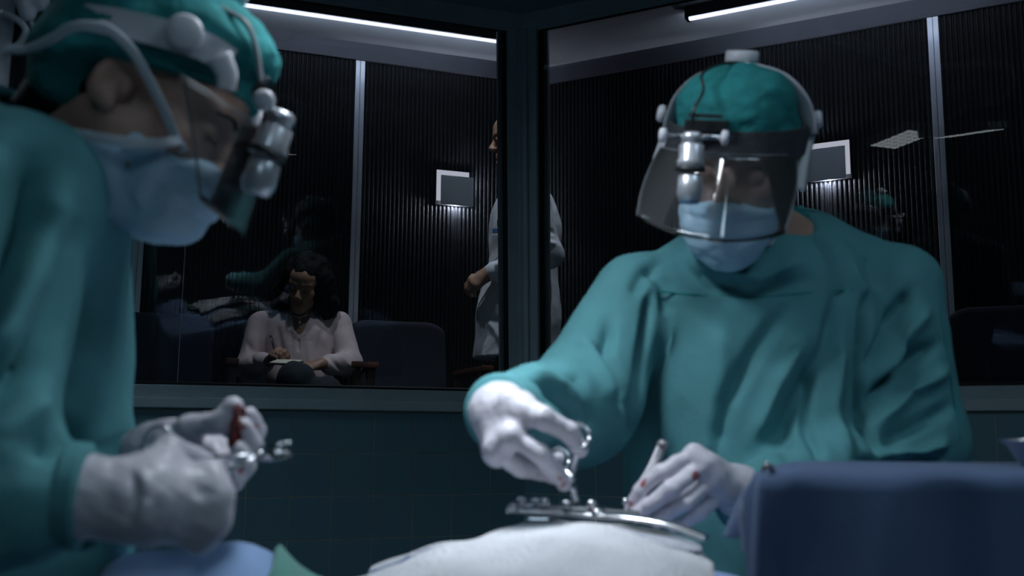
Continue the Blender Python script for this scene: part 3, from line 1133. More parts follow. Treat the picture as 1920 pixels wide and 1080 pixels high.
    for s in (-1, 1):
        tube('mask_strap', smooth_path([L(s * 0.066, 0.045, -0.045), L(s * 0.080, 0.012, -0.028), L(s * 0.090, -0.03, 0.000), L(s * 0.088, -0.07, 0.02)], 6), 0.0042, 'strap', m, 8, 0.15, upv=Mh.to_3x3() @ Vector((1, 0, 0)))
        tube('mask_strap', smooth_path([L(s * 0.058, 0.030, -0.100), L(s * 0.066, 0.0, -0.100), L(s * 0.062, -0.05, -0.095)], 6), 0.0038, 'strap', m, 8, 0.15, upv=Mh.to_3x3() @ Vector((1, 0, 0)))
    head_gear(body, Mh, 'charcoal')
    return body


def cap_obj(body, Mh, zf=0.022, back=0.0, slope=0.28):
    L = lambda x, y, z: Mh @ Vector((x, y, z))
    Hc = L(0, 0, 0)
    S = Solid(np.array(Hc) - 0.17, np.array(Hc) + 0.19, 0.0042)
    R = np.array(Mh.to_3x3())
    S.ell(L(0, -0.013, 0.045), (0.088, 0.114, 0.094), R, 0.02)
    S.ell(L(0, -0.05, 0.055), (0.090, 0.085, 0.085), R, 0.03)
    S.ell(L(0.0, 0.03, 0.10), (0.076, 0.066, 0.046), R, 0.03)
    S.cut(L(0, 0.09, zf), (Mh.to_3x3() @ Vector((0, slope, -1))), 0.006)
    if back:
        S.ell(L(0, -0.082, 0.005), (0.082, 0.062, 0.070), R, 0.03)
    P, Q = S.mesh()
    P = relax(P, Q, 2)
    P = crumple(P, Q, 0.0028, 22, 2)
    P = crumple(P, Q, 0.0009, 60, 8)
    cap_ = solid_obj('surgical_cap', P, Q, 'cap', body)
    tube('cap_hem', [L(0.085 * math.sin(a), -0.013 + 0.108 * math.cos(a), zf + 0.004 + slope * (-0.013 + 0.108 * math.cos(a) - 0.09)) for a in (np.linspace(-2.0, 2.0, 40) if back else np.linspace(-math.pi, math.pi, 40))], 0.0035, 'cap', cap_, 8)
    for dx in (0.0, 0.03):      # tied ends at the nape
        pts = [L(-0.05 - dx, -0.115, -0.055), L(-0.085 - dx, -0.12, -0.075), L(-0.11 - dx * 0.6, -0.11, -0.10)]
        sheet('cap_tie', lambda u, v, pts=pts: tuple(pts[0].lerp(pts[1], u * 2) if u < 0.5 else pts[1].lerp(pts[2], u * 2 - 1)) if v == 0 else tuple((pts[0].lerp(pts[1], u * 2) if u < 0.5 else pts[1].lerp(pts[2], u * 2 - 1)) + (Mh.to_3x3() @ Vector((0.012, 0.006, -0.028 - 0.012 * u)))), 8, 1, 'cap', cap_, 0.002)
    return cap_


def mask_obj(body, Mh, top=-0.034, low=None, creases=(), rear=0.005):
    L = lambda x, y, z: Mh @ Vector((x, y, z))
    R = np.array(Mh.to_3x3())
    c = L(0, 0.06, -0.06)
    S = Solid(np.array(c) - 0.13, np.array(c) + 0.13, 0.0034)
    S.ell(L(0, 0.038, -0.050), (0.070, 0.068, 0.080), R, 0.02)
    if rear < 0:
        S.cap(L(-0.018, 0.002, -0.078), L(0.018, 0.002, -0.078), 0.050, 0.050, 0.02)
    S.ell(L(0, 0.078, -0.058), (0.050, 0.044, 0.058), R, 0.03)
    S.cap(L(0, 0.100, -0.018), L(0, 0.118, -0.045), 0.014, 0.016, 0.02)
    S.ell(L(0, 0.075, -0.098), (0.046, 0.038, 0.036), R, 0.03)
    # upper edge dips from the nose to the cheeks, lower edge under the chin
    M3 = Mh.to_3x3()
    S.cut(L(0, 0.112, top), M3 @ Vector((0.30, 0.10, 1)), 0.003)
    S.cut(L(0, 0.112, top), M3 @ Vector((-0.30, 0.10, 1)), 0.003)
    if low is not None:
        S.cut(L(0, 0.09, low), M3 @ Vector((0, 0.55, -1)), 0.006)
    S.cut(L(0, rear, -0.05), M3 @ Vector((0, -1, 0.10)), 0.003)
    P, Q = S.mesh()
    P = relax(P, Q, 2)
    ln = []
    for z, hgt in ((-0.040, -0.0022), (-0.058, 0.002), (-0.064, -0.0026), (-0.082, 0.002), (-0.088, -0.0024), (-0.106, 0.0016)):
        ln.append(([L(0.075 * math.sin(a), 0.035 + 0.090 * math.cos(a), z - 0.008 * math.cos(a) + 0.012) for a in np.linspace(-1.35, 1.35, 12)], 0.0045, hgt))
    P = folds(P, Q, ln)
    if creases:
        P = folds(P, Q, creases, (0, -1, 0))
    P = crumple(P, Q, 0.0016, 30, 4)
    m = solid_obj('surgical_mask', P, Q, 'mask', body)
    return m


def head_gear(body, Mh, bandmat):
    """headlight harness with clear face shield, in head coordinates"""
    L = lambda x, y, z: Mh @ Vector((x, y, z))
    gear = tube_band('headlight_band', Mh, bandmat, body)
    return gear


def ring_sheet(name, Mh, fn, h, th, m, parent, n=64, closed=True):
    """band standing on the head: fn(a) -> (x, y, z) centre line, h = half height, th = thickness"""
    V, F = [], []
    for i in range(n + (0 if closed else 1)):
        a = 2 * math.pi * i / n if closed else i / n
        x, y, z, nx, ny = fn(a)
        for dh, dt in ((-h, 0), (h, 0), (h, th), (-h, th)):
            V.append(Mh @ Vector((x + nx * dt, y + ny * dt, z + dh)))
    tot = n if closed else n
    for i in range(tot):
        j = (i + 1) % n if closed else i + 1
        for k in range(4):
            F.append((i * 4 + k, i * 4 + (k + 1) % 4, j * 4 + (k + 1) % 4, j * 4 + k))
    if not closed:
        F.append((0, 1, 2, 3))
        F.append((n * 4 + 3, n * 4 + 2, n * 4 + 1, n * 4))
    o = raw(name, V, F, m, parent, False)
    return o


def tube_band(name, Mh, bandmat, body, white=False, flare=0.048, r0=0.107, wide=0.0):
    L = lambda x, y, z: Mh @ Vector((x, y, z))

    def loop(a):
        x, y = 0.096 * math.sin(a), -0.016 + 0.118 * math.cos(a)
        return x, y, 0.050 - 0.010 * math.cos(a), math.sin(a), math.cos(a)

    def arc(t):
        a = 0.72 + t * (2 * math.pi - 1.44)
        x, y = 0.097 * math.sin(a), -0.016 + 0.118 * math.cos(a)
        return x, y, min(0.058 + 0.30 * y, 0.074), math.sin(a), math.cos(a)
    if white:
        band = ring_sheet(name, Mh, arc, 0.0155, 0.005, bandmat, body, 60, False)
        for s in (1, -1):
            rod('band_knob', L(s * 0.094, 0.030, 0.072), L(s * 0.115, 0.036, 0.074), [(0.004, 0), (0.0175, 0.004), (0.0175, 0.009), (0.015, 0.011), (0.001, 0.011)], 'white_plastic', band, 24)
            tube('band_lug', smooth_path([L(s * 0.078, 0.066, 0.072), L(s * 0.072, 0.082, 0.060), L(s * 0.07, 0.088, 0.045)], 5), [0.013, 0.008], 'white_plastic', band, 10, 0.3, upv=Mh.to_3x3() @ Vector((s, 0.5, 0)))
    else:
        band = ring_sheet(name, Mh, loop, 0.019, 0.006, bandmat, body)
    # strap over the crown, front padding to knob
    pts = [L(0.0, 0.062, 0.128), L(0, 0.025, 0.146), L(0, -0.03, 0.150), L(0, -0.085, 0.134), L(0, -0.124, 0.09), L(0, -0.136, 0.055)]
    tube('crown_strap', smooth_path(pts, 6), 0.017, 'black', band, 10, 0.28)
    tube('crown_pad', smooth_path([L(-0.062, 0.0, 0.124), L(-0.03, 0.006, 0.141), L(0, 0.01, 0.147), L(0.03, 0.006, 0.141), L(0.062, 0.0, 0.124)], 5), 0.014, 'black', band, 10, 0.45)
    for s in (() if white else (1, -1)):
        pts = [L(0, 0.02, 0.145), L(s * 0.052, 0.0, 0.132), L(s * 0.086, -0.006, 0.100), L(s * 0.100, -0.010, 0.055)]
        tube('side_strap', smooth_path(pts, 6), 0.015 if s > 0 else 0.021, 'grey_plastic' if s > 0 else 'white_plastic', band, 10, 0.25, upv=None)
        rod('side_knob', L(s * 0.104, -0.01, 0.075), L(s * 0.125, -0.01, 0.078), [(0.004, 0), (0.013, 0.004), (0.013, 0.010), (0.010, 0.013), (0.001, 0.013)], 'white_plastic', band, 20)
    k0, k1 = L(0, 0.005, 0.148), L(0, 0.005, 0.18)
    prof = [(0.006, 0), (0.022, 0.004)] + [(0.0235, 0.006), (0.0235, 0.018), (0.021, 0.0205), (0.001, 0.0205)]
    rod('crown_knob', k0, k1, prof, 'white_plastic', band, 24)
    # headlight on its bracket
    G = Mh @ Matrix.Translation((0, 0, 0.022))
    L = lambda x, y, z: G @ Vector((x, y, z))
    br = box('lamp_bracket', (0.004, 0.108, 0.036), (0.062, 0.122, 0.052), 'black', band, 0.003, G)
    box('bracket_plate', (0.012, 0.112, 0.054), (0.058, 0.119, 0.060), 'steel', band, 0.001, G)
    rod('hinge_pin', L(0.085, 0.135, 0.030), L(-0.005, 0.135, 0.030), [(0.004, 0), (0.004, 0.09), (0.001, 0.09)], 'steel', band, 14)
    for q0, q1 in (((0.082, 0.135, 0.030), (0.098, 0.135, 0.030)), ((0.012, 0.135, 0.030), (0.0, 0.135, 0.030))):
        rod('hinge_knob', L(*q0), L(*q1), [(0.002, 0), (0.010, 0.002), (0.010, 0.009), (0.007, 0.011), (0.001, 0.011)], 'white_plastic', band, 18)
    a, b = L(0.048, 0.146, 0.036), L(0.046, 0.156, -0.020)
    lamp = rod('headlight', a, b, [(0.010, 0), (0.014, 0.003), (0.014, 0.012), (0.012, 0.013), (0.0165, 0.018), (0.0165, 0.034), (0.0185, 0.038), (0.0185, 0.048), (0.012, 0.050)], 'lamp_alu', band)
    rod('rubber_ring', L(0.0465, 0.154, -0.008), L(0.0462, 0.1555, -0.020), [(0.010, 0), (0.0195, 0.001), (0.0195, 0.007), (0.010, 0.008)], 'black', lamp)
    a2, b2 = L(0.046, 0.156, -0.018), L(0.044, 0.166, -0.062)
    lens = rod('mirror_housing', a2, b2, [(0.012, 0), (0.016, 0.004), (0.017, 0.026), (0.014, 0.036), (0.012, 0.037)], 'lamp_alu', band)
    rod('lens', b2 + (a2 - b2) * 0.22, b2, [(0.013, 0), (0.0125, 0.004), (0.001, 0.0055)], 'lens', lens)
    L = lambda x, y, z: Mh @ Vector((x, y, z))
    # cable from the bracket to the crown
    if not white:
        tube('cable', smooth_path([L(0.050, 0.140, 0.060), L(0.048, 0.140, 0.088), L(0.040, 0.118, 0.112), L(0.045, 0.098, 0.134), L(0.025, 0.066, 0.148), L(0.0, 0.02, 0.152)], 8), 0.0022, 'black', band, 8)
    # clear face shield hung from the band
    def shield(u, v):
        a = (u - 0.5) * 2 * ((1.40 - wide - 0.50 * v) if u > 0.5 else (1.25 - 0.58 * v))
        r = r0 + flare * v
        bottom = -0.080 + 0.030 * abs(math.sin(a)) ** 2.2
        z = 0.030 + (bottom - 0.030) * v
        # a soft crease down the middle
        return tuple(L(math.sin(a) * r * (1.0 if u > 0.5 else 0.84), -0.002 + math.cos(a) * r * 1.16 + 0.004 * math.exp(-(a / 0.12) ** 2), z))
    sh = sheet('face_shield', shield, 48, 16, 'visor', band, 0.0008)
    def edge(v):
        return [Vector(shield(u, v)) for u in np.linspace(0, 1, 40)]
    tube('shield_rim', edge(0.0), 0.0008, 'rim', sh, 6)
    for u in (0.0, 1.0):
        tube('shield_rim', [Vector(shield(u, v)) for v in np.linspace(0, 1, 14)], 0.0006, 'rim', sh, 6)
    for s in (() if white else (-1, 1)):
        tube('shield_arm', smooth_path([L(s * 0.101, -0.006, 0.055), L(s * (0.108 if s > 0 else 0.097), 0.024, 0.02), L(s * (0.113 if s > 0 else 0.094), 0.052, -0.020)], 6), 0.0085, 'shield_arm', band, 8, 0.22)
    return band


M['visor'] = clear('visor_plastic', (0.94, 0.96, 0.97), 1.6, 0.08, 0.015)
M['rim'] = mat('visor_edge', (0.20, 0.23, 0.26), 0.3, var=0.03)
M['shield_arm'] = mat('shield_arm', (0.42, 0.44, 0.48), 0.4, var=0.03)
M['lens'] = mat('lens_glass', (0.10, 0.22, 0.42), 0.08, var=0.2, coat=1.0)
FRONT = front_surgeon()
# ---------------------------------------------------------------- surgeon in profile, nearest to us on the left
def profile_surgeon():
    pit = math.radians(28)
    fwd = Vector((math.cos(pit), 0.06, -math.sin(pit)))
    ear = at(216, 152, 0.925)
    Mh = head_matrix((0, 0, 0), fwd, roll=math.radians(2))
    Mh = Mh @ Matrix.Scale(0.92, 4)
    Hc = ear - (Mh.to_3x3() @ Vector((0.080, -0.012, -0.004)))
    Mh.translation = Hc
    L = lambda x, y, z: Mh @ Vector((x, y, z))
    sh, el = at(25, 372, 0.93), at(-75, 870, 0.83)
    sf, ef = at(40, 430, 1.20), at(0, 820, 1.20)
    hn = pxj(dict(wrist=(275, 940, 0.838), arm=(122, 928, 0.825),
                  index=[(390, 893, 0.862), (410, 893, 0.905), (385, 900, 0.930), (352, 905, 0.922)],
                  middle=[(404, 930, 0.853), (413, 932, 0.898), (388, 930, 0.922), (358, 930, 0.915)],
                  ring=[(398, 972, 0.852), (402, 968, 0.893), (380, 962, 0.915), (352, 958, 0.908)],
                  pinky=[(376, 1006, 0.858), (378, 1001, 0.893), (360, 995, 0.912), (335, 988, 0.905)],
                  thumb=[(300, 888, 0.858), (318, 842, 0.878), (362, 862, 0.905), (402, 876, 0.915)],
                  palm=[(380, 950, 0.868)]))
    hf = pxj(dict(wrist=(285, 858, 1.030), arm=(225, 880, 1.070),
                  index=[(395, 838, 1.030), (455, 848, 1.025), (480, 808, 1.015), (470, 778, 1.000)],
                  middle=[(398, 860, 1.015), (456, 868, 1.005), (476, 832, 0.995), (456, 800, 0.985)],
                  ring=[(392, 882, 1.005), (440, 900, 0.995), (462, 872, 0.985), (446, 842, 0.980)],
                  pinky=[(378, 898, 0.998), (420, 918, 0.990), (440, 900, 0.980), (430, 876, 0.975)],
                  thumb=[(312, 830, 1.015), (356, 800, 0.998), (416, 790, 0.990), (438, 762, 0.988)],
                  palm=[(370, 845, 1.030)]))
    # body
    S = Solid((-0.98, 0.68, 0.0), (-0.12, 1.42, 1.80), 0.007)
    nb = at(55, 330, 1.02)
    S.cap(L(0, -0.03, -0.05), nb, 0.050, 0.062, 0.03)
    for a, b, c in ((sh, el, hn['wrist']), (sf, ef, hf['wrist'])):
        S.cap(nb, a, 0.045, 0.038, 0.04)
        S.cap(a, b, 0.030, 0.028, 0.03)
        S.cap(b, c, 0.028, 0.022, 0.02)
    ch = at(-20, 600, 1.07)
    bx = ch.x
    S.ell(ch, (0.10, 0.15, 0.20), None, 0.05)
    S.cap(ch, (bx - 0.03, 1.07, 0.95), 0.10, 0.12, 0.05)
    for s in (-1, 1):
        y = 1.07 + s * 0.09
        S.cap((bx - 0.03, y, 0.92), (bx, y, 0.50), 0.085, 0.058, 0.03)
        S.cap((bx, y, 0.50), (bx - 0.03, y, 0.08), 0.056, 0.04, 0.02)
        S.cap((bx - 0.04, y, 0.045), (bx + 0.13, y, 0.035), 0.04, 0.034, 0.02)
    hand_into(S, hn, -0.003)
    hand_into(S, hf, -0.003)
    P, Q = S.mesh()
    P, Q = with_head(relax(P, Q, 2), Q, Mh, nb, (0.054, 0.066))
    body = solid_obj('person', P, Q, 'skin')
    tag(body, 'surgeon in teal gown seen in profile, head bowed, scissors in gloved fist', 'person')
    # closed eye lash and brow
    tube('eyebrow', smooth_path([L(0.014, 0.102, 0.020), L(0.032, 0.099, 0.026), L(0.050, 0.085, 0.022)], 5), [0.003, 0.0015], 'hair', body, 6, 0.7)
    tube('eyelashes', smooth_path([L(0.020, 0.092, -0.004), L(0.032, 0.094, -0.007), L(0.045, 0.088, -0.004)], 5), 0.0012, 'hair', body, 6)
    # short dark hair at nape and sideburn
    S = Solid(np.array(Hc) - 0.16, np.array(Hc) + 0.12, 0.0045)
    R = np.array(Mh.to_3x3())
    S.ell(L(0, -0.022, 0.030), (0.0765, 0.094, 0.087), R, 0.01)
    S.cap(L(0.0, -0.07, -0.02), L(0, -0.082, -0.075), 0.052, 0.046, 0.02)
    S.cut(L(0, 0.012, 0), Mh.to_3x3() @ Vector((0, 1, 0.35)), 0.003)
    P, Q = S.mesh()
    solid_obj('hair', relax(P, Q, 1), Q, 'hair', body)

    # gown
    S = Solid((-1.0, 0.70, 0.36), (-0.14, 1.44, 1.62), 0.0055)
    S.cap(sh, at(-110, 300, 1.02), 0.076, 0.08, 0.05)
    S.cap(sh, at(60, 400, 1.02), 0.072, 0.08, 0.04)
    S.cap(at(60, 420, 1.02), sf, 0.075, 0.075, 0.05)
    S.ell(at(-40, 560, 1.06), (0.130, 0.20, 0.22), None, 0.06)
    S.ell(at(-35, 800, 1.06), (0.132, 0.195, 0.26), None, 0.06)
    S.cap(at(-40, 980, 1.07), (bx - 0.02, 1.07, 0.44), 0.15, 0.19, 0.06)
    S.cap(sh, el, 0.072, 0.070, 0.02)
    S.cap(el, at(25, 925, 0.822), 0.072, 0.062, 0.03)
    S.cap(at(25, 925, 0.822), at(62, 928, 0.824), 0.062, 0.042, 0.02)
    S.cap(sf, ef, 0.065, 0.066, 0.02)
    S.cap(ef, at(222, 880, 1.045), 0.062, 0.042, 0.03)
    S.ell(at(118, 290, 1.00), (0.080, 0.075, 0.075), None, 0.01, 'sub')
    S.cap(L(0, -0.03, -0.05), nb, 0.058, 0.070, 0.006, 'sub')
    S.cut((bx, 1.07, 0.40), (0, 0, -1), 0.004)
    P, Q = S.mesh()
    P = relax(P, Q, 3)
    x = lambda *q: [at(a, b, 0.9) for a, b in q]
    fl = [
        (x((95, 280), (85, 450), (60, 620), (20, 760)), 0.012, -0.014),
        (x((120, 330), (120, 480), (100, 640), (60, 760)), 0.011, 0.010),
        (x((150, 400), (155, 540), (130, 700), (100, 800)), 0.011, -0.012),
        (x((180, 420), (190, 560), (175, 720), (150, 830)), 0.011, 0.009),
        (x((205, 500), (215, 640), (205, 780), (190, 860)), 0.009, -0.009),
        (x((40, 300), (35, 450), (10, 600)), 0.012, 0.009),
        (x((10, 330), (0, 500), (-20, 650)), 0.010, -0.010),
        (x((0, 700), (60, 720), (120, 700)), 0.012, -0.008),
        (x((-10, 790), (40, 800), (90, 850)), 0.010, -0.012),
        (x((0, 840), (60, 850), (110, 900)), 0.009, 0.010),
        (x((-10, 880), (50, 900), (100, 960)), 0.010, -0.012),
        (x((0, 960), (50, 960), (100, 1010)), 0.010, 0.010),
        (x((-20, 1000), (40, 1010), (90, 1040)), 0.009, -0.010),
        (x((30, 780), (20, 860), (30, 960)), 0.010, -0.008),
    ]
    fl = [(p_, w_ * 1.35, h_ * 2.7) for p_, w_, h_ in fl]
    P = folds(P, Q, fl, (0, -1, 0))
    P = crumple(P, Q, 0.0022, 9, 15, (1.8, 1, 0.5))
    P = crumple(P, Q, 0.0006, 30, 11)
    gown = solid_obj('gown', P, Q, 'gown', body)
    a, b = at(122, 928, 0.825), at(154, 930, 0.827)
    rod('cuff', a, b, [(0.036, 0)] + [(0.0425 + (0.001 if i % 2 else 0), i * 0.002) for i in range(8)] + [(0.034, 0.0165)], 'gown', gown, 36)
    tube('collar_band', smooth_path([at(-20, 250, 0.93), at(60, 262, 0.93), at(118, 300, 0.94), at(170, 380, 0.97), at(190, 430, 1.02)], 6), 0.006, 'gown', gown, 8, 1.6)
    ln = [([at(150, 870, 0.79), at(200, 905, 0.79), at(235, 950, 0.79)], 0.006, 0.003),
          ([at(170, 960, 0.79), at(220, 950, 0.79), at(262, 900, 0.80)], 0.005, -0.003),
          ([at(262, 870, 0.81), at(275, 930, 0.80), at(262, 990, 0.81)], 0.005, 0.0035),
          ([at(246, 870, 0.81), at(256, 930, 0.80), at(245, 990, 0.81)], 0.004, -0.003),
          ([at(330, 900, 0.84), at(370, 925, 0.835), at(425, 925, 0.845)], 0.006, -0.0012),
          ([at(330, 940, 0.83), at(380, 945, 0.835), at(425, 950, 0.845)], 0.006, 0.001)]
    glove_obj(hn, body, [], (0.037, 0.036), lines=ln)
    glove_obj(hf, body, [(at(448, 772, 0.982), 0.012), (at(448, 795, 0.974), 0.012), (at(437, 826, 0.975), 0.011), (at(482, 798, 1.002), 0.006), (at(452, 880, 0.975), 0.008), (at(460, 770, 0.985), 0.010), (at(440, 805, 0.974), 0.009)], (0.034, 0.038))
    cap_obj(body, Mh, 0.050, 1.0)
    m = mask_obj(body, Mh, top=-0.026, low=-0.126, rear=-0.014, creases=[([at(a, b, 0.94) for a, b in q], w_, h_) for q, w_, h_ in ((((335, 275), (300, 330), (255, 400)), 0.012, -0.006), (((338, 275), (330, 340), (330, 400)), 0.010, -0.006), (((340, 270), (375, 310), (400, 360)), 0.010, 0.005), (((300, 285), (270, 340), (240, 380)), 0.010, 0.005), (((345, 280), (360, 350), (370, 390)), 0.009, 0.005), (((240, 290), (232, 350), (235, 400)), 0.009, -0.004))])
    # tied straps of the mask
    c0 = at(330, 258, 0.945)
    tube('mask_strap', smooth_path([at(345, 285, 0.955), c0, at(300, 190, 0.920), at(262, 118, 0.898), at(235, 82, 0.893), at(195, 52, 0.886), at(140, 50, 0.886), at(95, 74, 0.90), at(50, 92, 0.93), at(10, 92, 0.99)], 6), 0.0048, 'strap', m, 8, 0.13, upv=(0, 1, 0.2))
    tube('mask_strap', smooth_path([at(345, 262, 0.950), at(290, 268, 0.925), at(220, 264, 0.915), at(150, 252, 0.922), at(75, 238, 0.945), at(50, 236, 0.99)], 6), 0.0050, 'strap', m, 8, 0.13, upv=(0, 1, 0.2))
    tube('mask_edge', smooth_path([at(300, 282, 0.936), at(250, 280, 0.932), at(206, 285, 0.945), at(206, 330, 0.95), at(206, 405, 0.96)], 6), 0.002, 'mask', m, 6)
    gear = tube_band('headlight_band', Mh, 'white_plastic', body, True, 0.020, 0.122, 0.25)
    # cable arching from the crown to the headlight
    tube('cable', smooth_path([at(385, 0, 0.95), at(420, 18, 0.95), at(460, 42, 0.95), at(480, 90, 0.955), at(492, 160, 0.96), at(515, 210, 0.965), at(545, 240, 0.965)], 8), 0.0026, 'grey_plastic', gear, 8)
    return body


PROFILE = profile_surgeon()
# ================================================================== OPERATING FIELD
XS = np.array([-0.45, -0.36, -0.25, -0.167, -0.05, 0.07, 0.15, 0.22, 0.35, 0.5, 1.0])
HS = np.array([0.97, 0.975, 1.00, 1.030, 1.072, 1.092, 1.079, 1.058, 1.02, 1.00, 0.99])


def field(x, y):
    """top of the draped patient"""
    p = float(np.interp(x, XS, HS))
    p = (p + float(np.interp(x - 0.03, XS, HS)) + float(np.interp(x + 0.03, XS, HS))) / 3
    q = max(0.0, 1 - ((y - 1.13) / 0.30) ** 2)
    h = 0.965 + (p - 0.965) * q ** 0.5
    h += 0.105 * math.exp(-((x + 0.325) / 0.115) ** 4 - ((y - 1.02) / 0.11) ** 2)      # drape bunched at the left end
    return h


tbl = thing('operating_table', 'operating table hidden under blue drapes between the two surgeons', 'table', (0.25, 1.17, 0))
box('table_top', (-0.36, 0.97, 0.88), (1.0, 1.34, 0.95), 'grey_plastic', tbl, 0.01)
box('column', (0.15, 1.07, 0.05), (0.37, 1.27, 0.88), 'steel', tbl, 0.01)
box('base', (0.0, 0.97, 0.0), (0.6, 1.37, 0.06), 'steel', tbl, 0.015)


def drape(u, v):
    x = -0.44 + 1.48 * u
    y = 0.86 + 0.54 * v
    z = field(x, y) - (0.010 if x > -0.2 else 0.0)
    e = min((x + 0.44), (y - 0.86), (1.40 - y), (1.04 - x))
    if e < 0.035:
        z = min(z, 0.97) - (0.035 - e) * 9.0
        z = max(z, 0.66)
    z += 0.004 * math.sin(x * 34 + 3 * math.sin(y * 14)) + 0.003 * math.sin(y * 52 + x * 20)
    return (x, y, z)


dr = sheet('surgical_drape', drape, 130, 60, 'drape_light', None, 0.003)
tag(dr, 'light blue surgical drape spread over the patient below the white towels', 'drape')


def towel_fn(x0, x1, y0, y1, lift, seed, rot=0.0):
    def fn(u, v):
        x = x0 + (x1 - x0) * u
        y = y0 + (y1 - y0) * v + rot * (u - 0.5)
        e = min(u, 1 - u) * (x1 - x0), min(v, 1 - v) * (y1 - y0)
        wav = 0.0025 * math.sin(x * 60 + seed + 2 * math.sin(y * 30)) + 0.002 * math.sin(y * 80 + x * 30 + seed)
        wav += 0.004 * math.sin(x * 23 + y * 17 + seed)
        y += 0.006 * math.sin(x * 40 + seed)
        x += 0.006 * math.sin(y * 36 + seed)
        return (x, y, field(x, y) + lift + wav)
    return fn


t1 = sheet('towel', towel_fn(-0.172, 0.205, 0.915, 1.165, 0.010, 0.3, 0.02), 90, 44, 'towel', None, 0.008, 1)
tag(t1, 'bright white towel mounded in front of the steel retractor', 'towel', 'white towels around the wound')
t2 = sheet('towel', towel_fn(-0.17, 0.16, 1.225, 1.32, 0.009, 2.1, -0.02), 70, 26, 'towel', None, 0.008, 1)
tag(t2, 'white towel on the far side of the wound behind the retractor', 'towel', 'white towels around the wound')
t3 = sheet('towel', towel_fn(-0.232, -0.160, 0.955, 1.10, 0.014, 4.0, 0.0), 30, 40, 'drape_green', None, 0.008, 1)
tag(t3, 'green towel tucked between the bunched blue drape and white towel', 'towel')


def wound(u, v):
    a, r = u * 2 * math.pi, v
    x = 0.08 + 0.07 * r * math.cos(a)
    y = 1.196 + 0.028 * r * math.sin(a)
    return (x, y, field(x, y) + 0.004 - 0.02 * (1 - r * r) + 0.003 * math.sin(a * 7 + r * 9))


wo = sheet('surgical_wound', wound, 40, 10, 'flesh', None, 0.002)
tag(wo, 'red open wound between the white towels under the retractor', 'wound')

# steel rib retractor
ret = thing('retractor', 'polished steel rib retractor with round knobs lying over the wound', 'retractor', tuple(at(1100, 985, 1.17)))


def bar(name, pts, wd, th, m, parent, n=6):
    """flat bar, wd across, th thick, following pts"""
    return tube(name, smooth_path(pts, n), wd, m, parent, 8, th / wd, upv=(0, -0.25, 1))


fb = [(950, 958), (1010, 962), (1100, 967), (1190, 975), (1260, 988), (1325, 1012)]
bar('rack_bar', [at(a, b - 3, 1.15 - 0.06 * max(0, (a - 1100) / 225)) for a, b in fb], 0.0075, 0.0034, 'steel', ret)
bar('far_bar', [at(a + 8, b - 12, 1.185) for a, b in fb[:4]], 0.0065, 0.003, 'steel', ret)
for a, b in ((962, 952), (1120, 962)):
    bar('cross_bar', [at(a, b, 1.14), at(a + 4, b - 6, 1.19)], 0.008, 0.004, 'steel', ret)
for a, b, y in ((978, 947, 1.15), (1004, 948, 1.17), (1021, 949, 1.15), (1062, 953, 1.15), (1109, 952, 1.18)):
    p = at(a, b + 6, y)
    rod('knob', p, p + Vector((0, 0, 0.02)), [(0.003, 0), (0.003, 0.003), (0.0055, 0.004), (0.0062, 0.007), (0.0055, 0.011), (0.003, 0.0125), (0.0005, 0.013)], 'steel', ret, 18)
for k in range(14):
    p = at(1035 + k * 9, 964 + k * 0.7, 1.137)
    box('tooth', (-0.0012, -0.002, -0.002), (0.0012, 0.002, 0.002), 'steel', ret, matrix=Matrix.Translation(p))
bl = [(1150, 982), (1200, 990), (1260, 1000), (1318, 1022)]
sheet('blade', lambda u, v: tuple(Vector(smooth_path([at(a, b, 1.12 - 0.03 * (a - 1150) / 170) for a, b in bl], 8)[int(round(u * 24))]) + Vector((0, 0.006 * v, -0.022 * v * (0.4 + 0.6 * math.sin(u * 3.1))))), 24, 3, 'steel', ret, 0.0012)
sheet('blade', lambda u, v: tuple(at(985, 968, 1.15) + Vector((0.03 * u, 0.004 * v, -0.022 * v))), 6, 3, 'steel', ret, 0.0012)

# needle holder in the right hand of the surgeon facing us
nh = thing('needle_holder', 'steel needle holder held upright in the bloodied glove above the retractor', 'forceps', tuple(at(1080, 950, 1.15)))
tip = at(1080, 948, 1.155)
piv = at(1071, 895, 1.145)
for s, q in ((1, at(1083, 818, 1.118)), (-1, at(1046, 862, 1.20))):
    tube('shank', [piv, piv.lerp(q, 0.55) + Vector((0.002 * s, 0, 0)), q], [0.0032, 0.0026], 'steel', nh, 8)
    ring = [q + (Vector((math.cos(a), 0.35 * math.sin(a), math.sin(a))) * 0.0135) for a in np.linspace(0, 2 * math.pi, 22)]
    tube('finger_ring', ring, 0.0024, 'steel', nh, 8)
    tube('jaw', [piv, tip + Vector((0.0015 * s, 0, 0))], [0.0036, 0.0022], 'steel', nh, 8)
rod('pivot_screw', piv + Vector((0, -0.006, 0)), piv + Vector((0, 0.006, 0)), [(0.001, 0), (0.004, 0.001), (0.004, 0.011), (0.001, 0.012)], 'steel', nh, 14)

